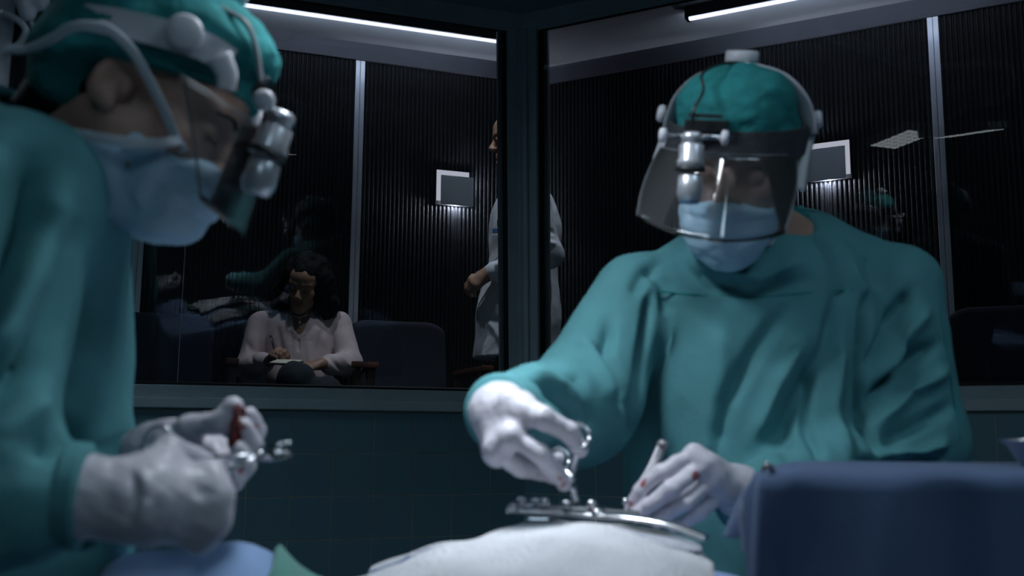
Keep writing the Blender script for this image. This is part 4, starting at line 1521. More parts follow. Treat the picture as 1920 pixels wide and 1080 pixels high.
# tissue forceps in the left hand
tf = thing('tissue_forceps', 'steel tissue forceps standing up behind the bloodied left glove', 'forceps', tuple(at(1172, 960, 1.25)))
for s in (-1, 1):
    tube('prong', smooth_path([at(1242, 832, 1.30), at(1222 + 3 * s, 880, 1.285), at(1185 + 4 * s, 940, 1.265), at(1172, 968, 1.25)], 6), [0.0068, 0.0022], 'dull_steel', tf, 8, 0.4, upv=(0, -1, 0))
rod('grip_end', at(1240, 842, 1.30), at(1245, 826, 1.30), [(0.002, 0), (0.0075, 0.002), (0.0078, 0.008), (0.004, 0.012), (0.001, 0.0125)], 'dull_steel', tf, 14)
rod('needle_stud', at(1172, 946, 1.225), at(1173, 936, 1.225), [(0.002, 0), (0.004, 0.001), (0.0042, 0.006), (0.001, 0.008)], 'steel', tf, 14)

# scissors in the fist of the near surgeon
sc = thing('surgical_scissors', 'steel surgical scissors with open blades pointing right from gloved fist', 'scissors', tuple(at(490, 852, 0.900)))
pv = at(488, 853, 0.900)
for s, (hx, hy, hyy), (tx, ty) in ((1, (330, 832, 0.890), (546, 829)), (-1, (395, 900, 0.888), (549, 850))):
    h = at(hx, hy, hyy) if s < 0 else at(352, 862, 0.900)
    tube('shank', [h, h.lerp(pv, 0.5), pv], [0.0030, 0.0034], 'steel', sc, 8, 0.6)
    e = at(tx, ty, 0.900)
    V, F = tube_data([pv + Vector((0, 0.001 * s, 0)), pv.lerp(e, 0.5) + Vector((0, 0.001 * s, 0.001 * s)), e], [0.0062, 0.0052, 0.0010], 8, 0.35, (0, 1, 0))
    raw('blade', V, F, 'steel', sc)
ring = [at(298, 826, 0.885) + Vector((math.cos(a), 0, math.sin(a))) * 0.012 for a in np.linspace(0, 2 * math.pi, 22)]
tube('finger_ring', ring, 0.0022, 'steel', sc, 8)
tube('shank', [at(318, 838, 0.892), at(352, 862, 0.900)], 0.0028, 'steel', sc, 8)
rod('pivot_screw', pv + Vector((0, -0.005, 0)), pv + Vector((0, 0.004, 0)), [(0.001, 0), (0.0038, 0.001), (0.0038, 0.008), (0.001, 0.009)], 'steel', sc, 14)
# bloody swab pinched in the far hand
S = Solid(np.array(at(452, 785, 0.98)) - 0.04, np.array(at(452, 785, 0.98)) + 0.04, 0.002)
S.cap(at(452, 772, 0.986), at(441, 828, 0.980), 0.0055, 0.006, 0.004)
S.cap(at(448, 796, 0.982), at(437, 832, 0.978), 0.006, 0.005, 0.004)
P, Q = S.mesh()
tag(solid_obj('swab', crumple(P, Q, 0.0012, 120, 3), Q, 'blood'), 'dark bloodsoaked swab pinched between thumb and fingers above the scissors', 'swab')

# instrument stand under a navy drape
st = thing('instrument_stand', 'instrument stand right of the patient, covered by navy drape', 'stand', (0.55, 1.1, 0))
ZT = at(1600, 884, 0.95).z
SHR = Matrix(((1, 0.36, 0, -0.36 * 0.93), (0, 1, 0, 0), (0, 0, 1, 0), (0, 0, 0, 1)))
prism('tray', [tuple((SHR @ Vector((*q, 0)))[:2]) for q in ((0.235, 0.945), (0.85, 0.945), (0.85, 1.17), (0.235, 1.17))], ZT - 0.014, ZT - 0.004, 'steel', st, None, 0.003)
tube('pole', [(0.84, 1.06, 0.06), (0.84, 1.06, ZT - 0.012)], 0.014, 'steel', st, 14)
tube('foot_bar', smooth_path([(0.84, 0.75, 0.03), (0.84, 1.05, 0.055), (0.84, 1.3, 0.03)], 5), 0.016, 'steel', st, 12)
tube('foot_bar', smooth_path([(1.15, 1.06, 0.03), (0.84, 1.06, 0.055), (0.6, 1.06, 0.03)], 5), 0.016, 'steel', st, 12)


def cover(u, v):
    # u around the tray edge (open rectangle path), v from middle of top down the hanging flap
    x0, x1, y0, y1 = 0.222, 0.862, 0.932, 1.185
    per = [(x0, y1), (x0, y0), (x1, y0), (x1, y1)]
    seg = [y1 - y0, x1 - x0, y1 - y0]
    s = u * sum(seg)
    if s < seg[0]:
        p = Vector((x0, y1 - s, 0)); n = Vector((-1, 0, 0))
    elif s < seg[0] + seg[1]:
        p = Vector((x0 + s - seg[0], y0, 0)); n = Vector((0, -1, 0))
    else:
        p = Vector((x1, y0 + s - seg[0] - seg[1], 0)); n = Vector((1, 0, 0))
    # rounded corner normals
    for cx, cy, s0 in ((x0, y0, seg[0]), (x1, y0, seg[0] + seg[1])):
        d = s - s0
        if abs(d) < 0.03:
            t = (d / 0.03 + 1) / 2
            na = Vector((-1, 0, 0)) if cx == x0 else Vector((0, -1, 0))
            nb_ = Vector((0, -1, 0)) if cx == x0 else Vector((1, 0, 0))
            n = (na * (1 - t) + nb_ * t).normalized()
            p = p - n * (0.012 * (1 - abs(d) / 0.03))
    c = Vector(((x0 + x1) / 2, y1, 0))
    if v < 0.25:
        q = c.lerp(p, v / 0.25) if v > 0 else c.copy()
        q.z = ZT + 0.002
        r = min(1.0, (v / 0.25))
        q.z -= 0.004 * max(0, r - 0.93) / 0.07
        q.z += 0.0015 * math.sin(s * 50) * r
        return tuple(q)
    t = (v - 0.25) / 0.75
    drop = 0.36 if n.y < -0.3 else 0.075
    q = p.copy()
    k = 0.017 * (math.sin(s * 21 + 0.6) * 0.9 + 0.9 * math.sin(s * 49 + 2 + 3 * t) + 0.5 * math.sin(s * 9 + 1) + 0.3 * math.sin(s * 83 + t * 4))
    tt = min(1, t * 3)
    q += n * (0.004 + 0.008 * tt + k * t ** 0.6 * 1.1)
    q.z = ZT - 0.002 - drop * t
    return tuple(q)


nc = sheet('drape_cover', lambda u, v: tuple(SHR @ Vector(cover(u, v))), 220, 46, 'drape_navy', st, 0.0025)
# steel bowl on the stand
bw = at(1958, 878, 1.06)
bo = lathe('bowl', [(0.001, 0.0), (0.020, 0.0), (0.024, 0.003), (0.034, 0.022), (0.040, 0.026), (0.0425, 0.026), (0.0425, 0.0275), (0.038, 0.0275), (0.032, 0.022), (0.022, 0.006), (0.001, 0.004)], 'steel', None, Matrix.Translation((bw.x, bw.y, ZT + 0.003)), 40)
tag(bo, 'small steel bowl on the navy drape at the right edge', 'bowl')
# towel clip biting the drape edge
cl = at(1440, 876, 0.945)
tc = thing('towel_clip', 'small brown-handled towel clip on the edge of the navy drape', 'clip', tuple(cl))
tube('jaw', smooth_path([cl + Vector((-0.006, 0.0, -0.003)), cl + Vector((0, -0.002, 0.0015)), cl + Vector((0.005, 0.0, -0.003))], 5), 0.0020, 'wood', tc, 8)
tube('handle', [cl + Vector((0.0, 0.0, 0.002)), cl + Vector((0.006, 0.03, 0.003))], 0.0022, 'steel', tc, 8)

# ------------------------------------------------------------------ surgical lamp above the table (mirrored in the right glass)
LP = Vector((0.02, 1.02, 1.93))
lamp = thing('surgical_lamp', 'ceiling-hung surgical lamp with lit square panels mirrored in the right glass', 'surgical lamp', tuple(LP))


def petal(cx, cy, rot, on):
    m = Matrix.Translation(LP + Vector((cx, cy, 0))) @ Matrix.Rotation(math.radians(20 if cx < 0 else 6), 4, (0.85, -0.64, 0)) @ Matrix.Rotation(rot, 4, 'Z')
    h = bm_obj('lamp_head', box_bm((-0.15, -0.11, 0.0), (0.15, 0.11, 0.04), 0.015, 3), 'lampbody', lamp, True, m)
    for i in range(6):
        for j in range(4):
            x, y = -0.115 + i * 0.046, -0.069 + j * 0.046
            o = box('led_lens', (x - 0.018, y - 0.018, -0.004), (x + 0.018, y + 0.018, 0.001), 'led', h, 0.004, m)
    return h


M['led'] = emit('surgical_led', (0.86, 0.93, 1.0), 2.2)
petal(-0.16, 0.0, 0.15, True)
petal(0.20, -0.02, -0.10, True)
tube('handle', [LP + Vector((0.02, 0, 0.0)), LP + Vector((0.02, 0, -0.085))], [0.016, 0.014], 'lampbody', lamp, 16)
lathe('hub', [(0.02, 0.0), (0.07, 0.005), (0.075, 0.04), (0.03, 0.07), (0.02, 0.08)], 'lampbody', lamp, Matrix.Translation(LP + Vector((0.02, 0, 0))))
tube('yoke', smooth_path([LP + Vector((0.02, 0, 0.06)), LP + Vector((0.16, -0.1, 0.12)), LP + Vector((0.34, -0.12, 0.15)), LP + Vector((0.40, -0.05, 0.30)), LP + Vector((0.2, 0.0, 0.34)), LP + Vector((0.0, 0.0, 0.34))], 8), 0.016, 'lampbody', lamp, 12)
tube('boom', [LP + Vector((0.0, 0.0, 0.34)), LP + Vector((-0.75, -0.25, 0.62))], 0.035, 'lampbody', lamp, 16)
tube('ceiling_post', [LP + Vector((-0.75, -0.25, 0.58)), Vector((LP.x - 0.75, LP.y - 0.25, CEIL_Z))], 0.04, 'lampbody', lamp, 16)
for nm, e, sz, bl_, tgt, off_ in (('lamp_beam', LAMP_SPOT, 26, 0.8, Vector((0.04, 1.13, 1.1)), Vector((0.02, 0, -0.012))), ('lamp_spill', LAMP_WIDE, 150, 1.0, Vector((0.05, 1.12, 1.1)), Vector((0.02, 0, -0.014)))):
    Ld = bpy.data.lights.new(nm, 'SPOT')
    Ld.energy = e
    Ld.spot_size = math.radians(sz)
    Ld.spot_blend = bl_
    Ld.shadow_soft_size = 0.10
    Ld.color = (0.84, 0.92, 1.0)
    lo = bpy.data.objects.new(nm, Ld)
    COL.objects.link(lo)
    p = LP + off_ + Vector((-0.16, 0, 0))
    lo.matrix_world = Matrix.Translation(p) @ (tgt - p).to_track_quat('-Z', 'Y').to_matrix().to_4x4()
    attach(lo, lamp)

# infusion stand and tubing behind the near surgeon
iv = thing('infusion_stand', 'pale infusion stand with looped tubing behind the near surgeon\'s cap', 'stand', (at(6, 60, 1.45).x, 1.45, 0))
bxp = at(6, 60, 1.45)
tube('pole', [(bxp.x, 1.45, 0.03), (bxp.x, 1.45, 2.15)], 0.013, 'white_plastic', iv, 12)
for k in range(4):
    a = k * math.pi / 2 + 0.4
    tube('foot', [(bxp.x, 1.45, 0.05), (bxp.x + 0.22 * math.cos(a), 1.45 + 0.22 * math.sin(a), 0.02)], 0.012, 'white_plastic', iv, 10)
tube('tubing', smooth_path([at(5, 25, 1.43), at(30, 35, 1.42), at(48, 55, 1.42), at(38, 80, 1.43), at(25, 90, 1.43)], 6), 0.005, 'white_plastic', iv, 8)
tube('tubing', smooth_path([at(20, 88, 1.43), at(50, 95, 1.42), at(75, 80, 1.42), at(62, 50, 1.43), at(40, 0, 1.43), at(45, -40, 1.43)], 6), 0.0035, 'white_plastic', iv, 8)
S = Solid(np.array(at(50, 15, 1.42)) - 0.08, np.array(at(50, 15, 1.42)) + 0.08, 0.004)
S.cap(at(40, -50, 1.42), at(52, 25, 1.42), 0.020, 0.012, 0.01)
S.cap(at(75, -20, 1.42), at(78, 5, 1.42), 0.012, 0.012, 0.01)
P, Q = S.mesh()
solid_obj('drip_chamber', P, Q, 'white_plastic', iv)
# ================================================================== THE GALLERY: chairs, woman, man
def hand_pose(wrist, fwd, back, thumb_side, curl=(0.5, 0.6, 0.4), s=0.92, spread=0.0):
    """relaxed hand: fwd from wrist to knuckles, back = normal of the back of the hand"""
    f = Vector(fwd).normalized()
    b = Vector(back)
    b = (b - f * b.dot(f)).normalized()
    t = Vector(thumb_side)
    t = (t - f * t.dot(f) - b * t.dot(b)).normalized()
    wrist = Vector(wrist)
    J = {'wrist': wrist, 'arm': wrist - f * 0.05}
    for nm, off, ln, mc in (('index', 0.028, 1.0, 0.088), ('middle', 0.009, 1.08, 0.09), ('ring', -0.010, 1.0, 0.085), ('pinky', -0.028, 0.8, 0.076)):
        p = wrist + (f * mc + t * off) * s
        pts = [p]
        a = 0.0
        for c, l in zip(curl, (0.042, 0.026, 0.019)):
            a += c
            d = f * math.cos(a) - b * math.sin(a)
            p = p + (d * l * ln + t * spread * off) * s
            pts.append(p)
        J[nm] = pts
    c0 = wrist + (f * 0.022 + t * 0.024 - b * 0.008) * s
    c1 = wrist + (f * 0.052 + t * 0.044 - b * 0.018) * s
    c2 = wrist + (f * 0.082 + t * 0.046 - b * 0.030) * s
    c3 = wrist + (f * 0.104 + t * 0.038 - b * 0.038) * s
    J['thumb'] = [c0, c1, c2, c3]
    return J


def armchair(loc, face, label):
    """upholstered chair with wooden arms; face = direction the sitter looks"""
    f = Vector(face).normalized()
    r = f.cross(Vector((0, 0, 1)))
    m = Matrix((r, f, Vector((0, 0, 1)))).transposed().to_4x4()
    m.translation = Vector(loc)
    t = thing('armchair', label, 'chair', loc, 'gallery armchairs')
    bm_obj('seat', box_bm((-0.25, -0.22, 0.36), (0.25, 0.28, 0.48), 0.035, 3), 'chair', t, True, m)

    def back(u, v):
        x = (u - 0.5) * 0.50
        z = 0.46 + v * 0.50
        cz = 1 - max(0, abs(u - 0.5) * 2 - 0.62) ** 2 * 3.2
        z = 0.46 + v * 0.50 * (0.80 + 0.20 * cz if v > 0.5 else 1)
        return tuple(m @ Vector((x, -0.22 - 0.10 * v + 0.03 * (1 - (2 * u - 1) ** 2) * -1, z)))
    sheet('backrest', back, 24, 14, 'chair', t, 0.075, 1)
    for s in (-1, 1):
        x0, x1 = (0.27, 0.325) if s > 0 else (-0.325, -0.27)
        bm_obj('armrest', box_bm((x0, -0.24, 0.685), (x1, 0.26, 0.712), 0.008, 2), 'wood', t, False, m)
        for y in (-0.22, 0.20):
            bm_obj('leg', box_bm((x0 + 0.008, y - 0.022, 0.0), (x1 - 0.008, y + 0.022, 0.688), 0.004, 1), 'wood', t, False, m)
        bm_obj('side_rail', box_bm((x0 + 0.012, -0.20, 0.36), (x1 - 0.012, 0.18, 0.42), 0.004, 1), 'wood', t, False, m)
    return t


def floor_pt(px, Y):
    p = at(px, 600, Y)
    return (p.x, p.y, GAL_FLOOR)


armchair(floor_pt(562, 4.56), NL + Vector((0, -0.1, 0)), 'armchair under the seated woman, brown wooden arms at her elbows')
armchair(floor_pt(772, 4.70), NL, 'empty dark armchair between the seated woman and the man in white coat')
armchair(floor_pt(300, 4.42), NL, 'empty dark armchair between the profile surgeon and the seated woman')
armchair(floor_pt(1890, 3.95), NR, 'empty dark armchair behind the right pane beyond the standing surgeon')


# ---------------------------------------------------------------- seated woman
def woman():
    Hc = at(573, 533, 4.40)
    pit = math.radians(26)
    yaw = math.radians(8)
    fwd = Vector((-math.sin(yaw) * math.cos(pit), -math.cos(yaw) * math.cos(pit), -math.sin(pit)))
    Mh = head_matrix(Hc, fwd, roll=math.radians(-11))
    s = 0.94
    L = lambda x, y, z: Mh @ Vector((x * s, y * s, z * s))
    shL, shR = at(487, 606, 4.50), at(637, 606, 4.50)
    elL, elR = at(466, 688, 4.44), at(655, 682, 4.44)
    wrL, wrR = at(506, 677, 4.24), at(604, 683, 4.25)
    hL = hand_pose(wrL, (0.35, -0.55, 0.35), (-0.2, -0.5, 0.8), (1, 0.2, 0.2), (0.9, 1.0, 0.7), 0.85)
    hR = hand_pose(wrR, (-0.6, -0.5, -0.15), (0.1, -0.55, 0.8), (-0.3, 0.4, 0.6), (0.35, 0.4, 0.3), 0.85, 0.2)
    hip = at(566, 760, 4.52)
    kn1, kn2 = at(556, 712, 4.10), at(610, 742, 4.10)
    S = Solid((-1.30, 3.80, GAL_FLOOR), (-0.62, 4.78, 2.14), 0.0065)
    nb = at(566, 600, 4.50)
    S.cap(L(0, -0.03, -0.06), nb, 0.046, 0.05, 0.03)
    for a, b, c in ((shL, elL, wrL), (shR, elR, wrR)):
        S.cap(nb, a.lerp(nb, 0.15), 0.04, 0.036, 0.04)
        S.cap(a.lerp(nb, 0.15), b, 0.034, 0.030, 0.03)
        S.cap(b, c, 0.030, 0.021, 0.02)
    S.ell(at(563, 640, 4.49), (0.125, 0.085, 0.15), None, 0.05)
    S.cap(at(563, 650, 4.50), hip, 0.09, 0.12, 0.05)
    for k, q in ((kn1, -0.06), (kn2, 0.06)):
        S.cap(hip + Vector((q, 0, 0)), k, 0.072, 0.055, 0.03)
        ft = Vector((k.x + q * 0.5, k.y - 0.02, GAL_FLOOR + 0.05))
        S.cap(k, ft, 0.05, 0.034, 0.02)
        S.cap(ft, ft + Vector((0, -0.14, -0.015)), 0.032, 0.026, 0.02)
    hand_into(S, hL, 0.0, 0.85)
    hand_into(S, hR, 0.0, 0.85)
    P, Q = S.mesh()
    P, Q = with_head(relax(P, Q, 1), Q, Mh, nb, (0.049, 0.053), s, True)
    body = solid_obj('person', P, Q, 'skin_tan')
    tag(body, 'woman in pale blouse sitting behind the glass, looking down and writing', 'person')
    for q in (-1, 1):
        tube('eyebrow', smooth_path([L(q * 0.014, 0.102, 0.021), L(q * 0.032, 0.100, 0.028), L(q * 0.050, 0.086, 0.022)], 5), [0.0028, 0.0014], 'hair', body, 6, 0.7)
        tube('eyelashes', smooth_path([L(q * 0.018, 0.091, -0.004), L(q * 0.032, 0.095, -0.009), L(q * 0.046, 0.088, -0.004)], 5), 0.0017, 'hair', body, 6)
    S = Solid(np.array(L(0, 0.095, -0.07)) - 0.04, np.array(L(0, 0.095, -0.07)) + 0.04, 0.002)
    S.cap(L(-0.021, 0.0955, -0.0635), L(0.021, 0.0955, -0.0635), 0.0048 * s, 0.0048 * s, 0.003)
    S.cap(L(-0.014, 0.096, -0.0745), L(0.014, 0.096, -0.0745), 0.0058 * s, 0.0058 * s, 0.003)
    P, Q = S.mesh()
    solid_obj('lips', P, Q, 'lip', body)

    # blouse
    S = Solid((-1.30, 4.0, 1.20), (-0.64, 4.78, 1.84), 0.006)
    S.cap(at(520, 597, 4.50), shL, 0.045, 0.048, 0.03)
    S.cap(at(612, 597, 4.50), shR, 0.045, 0.048, 0.03)
    S.ell(at(563, 645, 4.48), (0.155, 0.115, 0.165), None, 0.05)
    S.ell(at(563, 705, 4.48), (0.15, 0.12, 0.14), None, 0.05)
    for a, b, c in ((shL, elL, wrL), (shR, elR, wrR)):
        S.cap(a, b, 0.050, 0.056, 0.02)
        S.cap(b, b.lerp(c, 0.70), 0.058, 0.046, 0.02)
        S.cap(b.lerp(c, 0.70), b.lerp(c, 0.84), 0.036, 0.033, 0.01)
    v0, v1 = at(561, 582, 4.395), at(561, 628, 4.392)
    S.cap(v0, v1, 0.058, 0.016, 0.004, 'sub')
    S.cap(at(561, 600, 4.35), at(561, 636, 4.35), 0.05, 0.012, 0.004, 'sub')
    S.cap(at(566, 590, 4.49), at(566, 570, 4.46), 0.056, 0.060, 0.006, 'sub')
    P, Q = S.mesh()
    P = relax(P, Q, 2)
    y = 4.4
    fl = [([at(a, b, y) for a, b in q], w_, h_) for q, w_, h_ in (
        (((520, 610), (530, 660), (528, 700)), 0.014, -0.008), (((605, 610), (598, 660), (600, 690)), 0.014, -0.008),
        (((545, 640), (540, 690)), 0.014, 0.006), (((580, 640), (585, 690)), 0.014, 0.006), (((562, 636), (563, 660)), 0.006, -0.006),
        (((460, 640), (500, 700)), 0.012, -0.006), (((640, 660), (660, 690)), 0.010, 0.008), (((625, 670), (650, 702)), 0.010, -0.008))]
    P = folds(P, Q, fl, (0, -1, 0))
    P = crumple(P, Q, 0.002, 16, 21)
    solid_obj('blouse', P, Q, 'blouse', body)
    # trousers
    S = Solid((-1.25, 3.85, GAL_FLOOR), (-0.66, 4.75, 1.62), 0.0075)
    S.ell(hip, (0.165, 0.13, 0.12), None, 0.03)
    for k, q in ((kn1, -0.06), (kn2, 0.06)):
        S.cap(hip + Vector((q, 0, 0)), k, 0.088, 0.074, 0.03)
        S.cap(k, Vector((k.x + q * 0.5, k.y - 0.02, GAL_FLOOR + 0.10)), 0.070, 0.055, 0.02)
    P, Q = S.mesh()
    solid_obj('trousers', crumple(relax(P, Q, 2), Q, 0.002, 14, 3), Q, 'trouser', body)
    # hair: loose dark curls to the shoulder
    rng = random.Random(4)
    S = Solid(np.array(Hc) - 0.22, np.array(Hc) + 0.20, 0.006)
    R = np.array(Mh.to_3x3())
    S.ell(L(0, -0.034, 0.050), (0.102, 0.108, 0.088), R, 0.02)
    for q in (-1, 1):
        S.cap(L(q * 0.085, -0.01, 0.03), L(q * 0.115, -0.02, -0.085), 0.036, 0.050, 0.03)
        S.cap(L(q * 0.115, -0.02, -0.085), L(q * 0.112, 0.0, -0.15), 0.048, 0.028, 0.03)
    S.cap(L(0, -0.08, 0.0), L(0, -0.09, -0.13), 0.08, 0.07, 0.03)
    S.ell(L(0, 0.090, -0.015), (0.062, 0.070, 0.088), R, 0.012, 'sub')
    P, Q = S.mesh()
    P = crumple(P, Q, 0.006, 34, 7)
    V = [Vector(p) for p in P]
    F = [tuple(q) for q in Q]
    for i in range(130):
        q = rng.choice((-1, 1))
        a = rng.uniform(0.55, 2.9)
        x, yy = 0.098 * math.sin(a) * q, 0.085 * math.cos(a) - 0.03
        z0 = rng.uniform(-0.02, 0.09)
        ln = rng.uniform(0.09, 0.20)
        ph = rng.uniform(0, 6.28)
        pts = []
        for k in range(12):
            t = k / 11
            rr = 0.009 * (0.4 + t)
            pts.append(L(x * (1 + 0.28 * t) + rr * math.cos(ph + t * 11), yy * (1 + 0.1 * t) + rr * math.sin(ph + t * 11), max(z0 - ln * t, -0.165)))
        v_, f_ = tube_data(pts, [0.0050, 0.0022], 5)
        o = len(V)
        V += v_
        F += [tuple(i_ + o for i_ in f) for f in f_]
    raw('hair', V, F, 'hair', body)
    # necklace with pendants
    nk = tube('necklace', smooth_path([at(541, 585, 4.42), at(548, 591, 4.400), at(562, 595, 4.395), at(576, 590, 4.400), at(583, 584, 4.42)], 6), 0.0028, 'steel', body, 6)
    tube('necklace_drop', [at(562, 596, 4.372), at(562, 606, 4.376)], 0.0016, 'steel', nk, 6)
    for p in (at(562, 602, 4.372), at(563, 610, 4.374)):
        rod('pendant', p, p + Vector((0, 0, -0.014)), [(0.001, 0), (0.006, 0.004), (0.006, 0.010), (0.001, 0.014)], 'steel', nk, 10)
    # pen and notebook
    pen = thing('pen', 'dark pen held in the seated woman\'s writing hand', 'pen', tuple(at(520, 672, 4.16)))
    a, b = at(507, 629, 4.22), at(522, 676, 4.15)
    rod('barrel', a, b, [(0.001, 0), (0.0048, 0.003), (0.0052, 0.09), (0.004, 0.105), (0.0012, 0.118)], 'black', pen, 12)
    rod('clip', a + Vector((0, -0.0065, 0)), b + Vector((0, -0.0065, 0)), [(0.0005, 0.004), (0.0014, 0.005), (0.0014, 0.04), (0.0005, 0.041)], 'steel', pen, 6)
    nb_ = thing('notebook', 'open notebook with pale pages on the seated woman\'s knee', 'notebook', tuple(at(540, 682, 4.12)))
    m = Matrix.Translation(at(538, 681, 4.12)) @ Matrix.Rotation(math.radians(14), 4, 'X') @ Matrix.Rotation(math.radians(-12), 4, 'Z')
    box('page_block', (-0.06, -0.04, 0.003), (0.05, 0.045, 0.008), 'paper', nb_, 0.001, m)
    box('cover', (-0.063, -0.043, -0.001), (0.053, 0.048, 0.003), 'black', nb_, 0.001, m)
    return body


woman()


# ---------------------------------------------------------------- standing man in a white coat, half behind the corner post
def man():
    Hc = at(968, 262, 4.17)
    fwd = Vector((-1, -0.10, -0.14))
    Mh = head_matrix(Hc, fwd)
    L = lambda x, y, z: Mh @ Vector((x, y, z))
    nb = at(985, 345, 4.18)
    shn, shf = at(1000, 375, 4.00), at(985, 368, 4.36)
    eln, elf = at(1030, 478, 4.01), at(985, 478, 4.40)
    wrn, wrf = at(921, 512, 4.03), at(915, 517, 4.22)
    hn = hand_pose(wrn, (-0.8, 0.12, -0.45), (-0.35, -0.8, 0.3), (-0.4, 0.1, 0.9), (0.55, 0.7, 0.5), 0.95)
    hf = hand_pose(wrf, (-0.75, -0.45, -0.35), (-0.6, 0.3, 0.5), (0.0, -0.3, 0.9), (0.5, 0.6, 0.4), 0.95)
    hip = Vector((nb.x - 0.02, 4.18, GAL_FLOOR + 0.92))
    S = Solid((-0.30, 3.72, GAL_FLOOR), (0.36, 4.62, 2.66), 0.0075)
    S.cap(L(0, -0.03, -0.06), nb, 0.055, 0.06, 0.03)
    for a, b, c in ((shn, eln, wrn), (shf, elf, wrf)):
        S.cap(nb, a.lerp(nb, 0.15), 0.045, 0.04, 0.04)
        S.cap(a.lerp(nb, 0.15), b, 0.04, 0.036, 0.03)
        S.cap(b, c, 0.036, 0.024, 0.02)
    S.ell(at(985, 430, 4.18), (0.10, 0.15, 0.20), None, 0.05)
    S.cap(at(985, 440, 4.18), hip, 0.10, 0.12, 0.05)
    for q in (-1, 1):
        y = 4.18 + q * 0.09
        S.cap((hip.x, y, hip.z), (hip.x - 0.02, y, GAL_FLOOR + 0.48), 0.08, 0.056, 0.03)
        S.cap((hip.x - 0.02, y, GAL_FLOOR + 0.48), (hip.x, y, GAL_FLOOR + 0.07), 0.054, 0.038, 0.02)
        S.cap((hip.x + 0.02, y, GAL_FLOOR + 0.04), (hip.x - 0.15, y, GAL_FLOOR + 0.03), 0.038, 0.03, 0.02)
    hand_into(S, hn, 0, 0.95)
    hand_into(S, hf, 0, 0.95)
    P, Q = S.mesh()
    P, Q = with_head(relax(P, Q, 1), Q, Mh, nb, (0.058, 0.063))
    body = solid_obj('person', P, Q, 'skin_tan')
    tag(body, 'man in white coat standing with clasped hands, half hidden by the corner post', 'person')
    S = Solid(np.array(Hc) - 0.15, np.array(Hc) + 0.15, 0.005)
    R = np.array(Mh.to_3x3())
    S.ell(L(0, -0.022, 0.045), (0.084, 0.104, 0.090), R, 0.01)
    S.cap(L(0, -0.08, 0.0), L(0, -0.075, -0.05), 0.06, 0.05, 0.03)
    S.cut(L(0, 0.060, 0.062), Mh.to_3x3() @ Vector((0, 1, -0.75)), 0.004)
    P, Q = S.mesh()
    solid_obj('hair', crumple(P, Q, 0.002, 60, 2), Q, 'hair', body)
    tube('eyebrow', smooth_path([L(0.014, 0.102, 0.021), L(0.032, 0.100, 0.027), L(0.050, 0.086, 0.022)], 5), [0.0034, 0.002], 'hair', body, 6, 0.7)
    tube('eyelashes', smooth_path([L(0.020, 0.092, -0.002), L(0.032, 0.095, -0.005), L(0.045, 0.088, -0.002)], 5), 0.0016, 'hair', body, 6)
    # trousers and shoes
    S = Solid((-0.30, 3.85, GAL_FLOOR), (0.30, 4.52, 1.95), 0.008)
    S.ell(hip, (0.125, 0.17, 0.12), None, 0.03)
    for q in (-1, 1):
        y = 4.18 + q * 0.09
        S.cap((hip.x, y, hip.z), (hip.x - 0.02, y, GAL_FLOOR + 0.48), 0.098, 0.085, 0.03)
        S.cap((hip.x - 0.02, y, GAL_FLOOR + 0.48), (hip.x, y, GAL_FLOOR + 0.08), 0.085, 0.075, 0.02)
    P, Q = S.mesh()
    solid_obj('trousers', relax(P, Q, 2), Q, 'trouser', body)
    # shirt
    S = Solid((-0.25, 3.95, 1.5), (0.3, 4.42, 2.36), 0.007)
    S.ell(at(980, 430, 4.18), (0.125, 0.165, 0.20), None, 0.04)
    S.cap(at(980, 450, 4.18), hip, 0.118, 0.13, 0.04)
    S.cap(nb + Vector((0, 0, -0.04)), nb + Vector((-0.01, 0, 0.02)), 0.075, 0.066, 0.03)
    P, Q = S.mesh()
    solid_obj('shirt', relax(P, Q, 1), Q, 'shirt', body)
    # white coat, open in front
    hem = at(930, 671, 4.10).z
    S = Solid((-0.32, 3.80, hem - 0.06), (0.36, 4.60, 2.42), 0.0065)
    S.ell(at(984, 425, 4.18), (0.145, 0.19, 0.21), None, 0.05)
    S.cap(at(985, 440, 4.18), (hip.x - 0.005, 4.18, hem + 0.20), 0.135, 0.165, 0.06)
    S.cap((hip.x - 0.005, 4.18, hem + 0.20), (hip.x - 0.02, 4.18, hem - 0.05), 0.165, 0.185, 0.06)
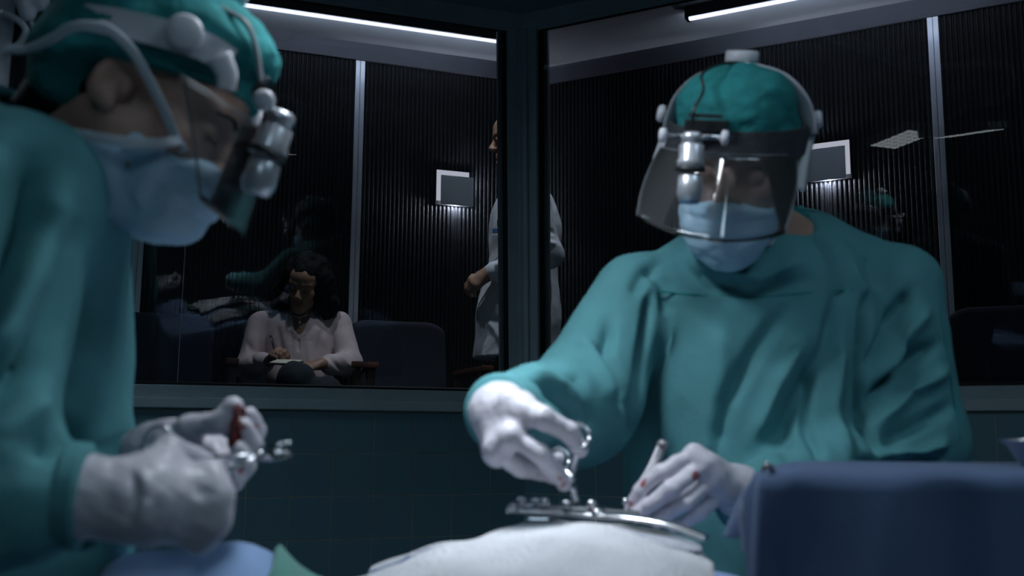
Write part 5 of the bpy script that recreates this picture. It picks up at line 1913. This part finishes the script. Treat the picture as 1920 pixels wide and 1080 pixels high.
    for a, b, c in ((shn, eln, wrn), (shf, elf, wrf)):
        S.cap(nb + Vector((0, 0, -0.03)), a, 0.055, 0.06, 0.04)
        S.cap(a, b, 0.062, 0.056, 0.02)
        S.cap(b, b.lerp(c, 0.94), 0.056, 0.042, 0.02)
    S.cut((0, 4.1, hem), (0, 0, -1), 0.003)
    # open front: wedge between the two coat panels on the man's front (towards -x)
    S.cap(at(905, 330, 4.20), at(880, 520, 4.24), 0.055, 0.045, 0.006, 'sub')
    S.cap(at(880, 520, 4.24), at(840, 720, 4.24), 0.045, 0.10, 0.006, 'sub')
    S.cap(nb + Vector((0, 0, 0.06)), nb + Vector((0, 0, 0.0)), 0.075, 0.068, 0.008, 'sub')
    P, Q = S.mesh()
    P = relax(P, Q, 2)
    y = 4.0
    fl = [([at(a, b, y) for a, b in q], w_, h_) for q, w_, h_ in (
        (((912, 345), (905, 400), (902, 480)), 0.008, 0.010), (((925, 350), (918, 400), (914, 440)), 0.007, -0.008),
        (((920, 590), (935, 600), (945, 598)), 0.010, -0.012), (((915, 600), (930, 620), (940, 640)), 0.012, 0.008), (((900, 560), (895, 620), (890, 665)), 0.010, 0.006),
        (((1015, 430), (1040, 440)), 0.010, -0.008), (((1010, 455), (1042, 462)), 0.010, 0.008), (((925, 490), (945, 470)), 0.009, -0.008))]
    P = folds(P, Q, fl, (0, -1, 0))
    P = crumple(P, Q, 0.002, 14, 31)
    coat = solid_obj('coat', P, Q, 'coat', body)
    # name badge clipped to the chest
    p = at(934, 433, 3.955)
    m = Matrix.Translation(p) @ Matrix.Rotation(math.radians(-20), 4, 'Z')
    bd = box('badge', (-0.026, -0.002, -0.020), (0.026, 0.001, 0.020), 'white_plastic', coat, 0.001, m)
    box('badge_stripe', (-0.024, -0.003, -0.004), (0.024, -0.001, 0.010), 'badge_blue', bd, 0, m)
    box('badge_clip', (-0.004, -0.002, 0.018), (0.004, 0.001, 0.045), 'black', bd, 0, m)
    return body


M['badge_blue'] = mat('badge_blue', (0.05, 0.16, 0.42), 0.5, var=0.05)
man()
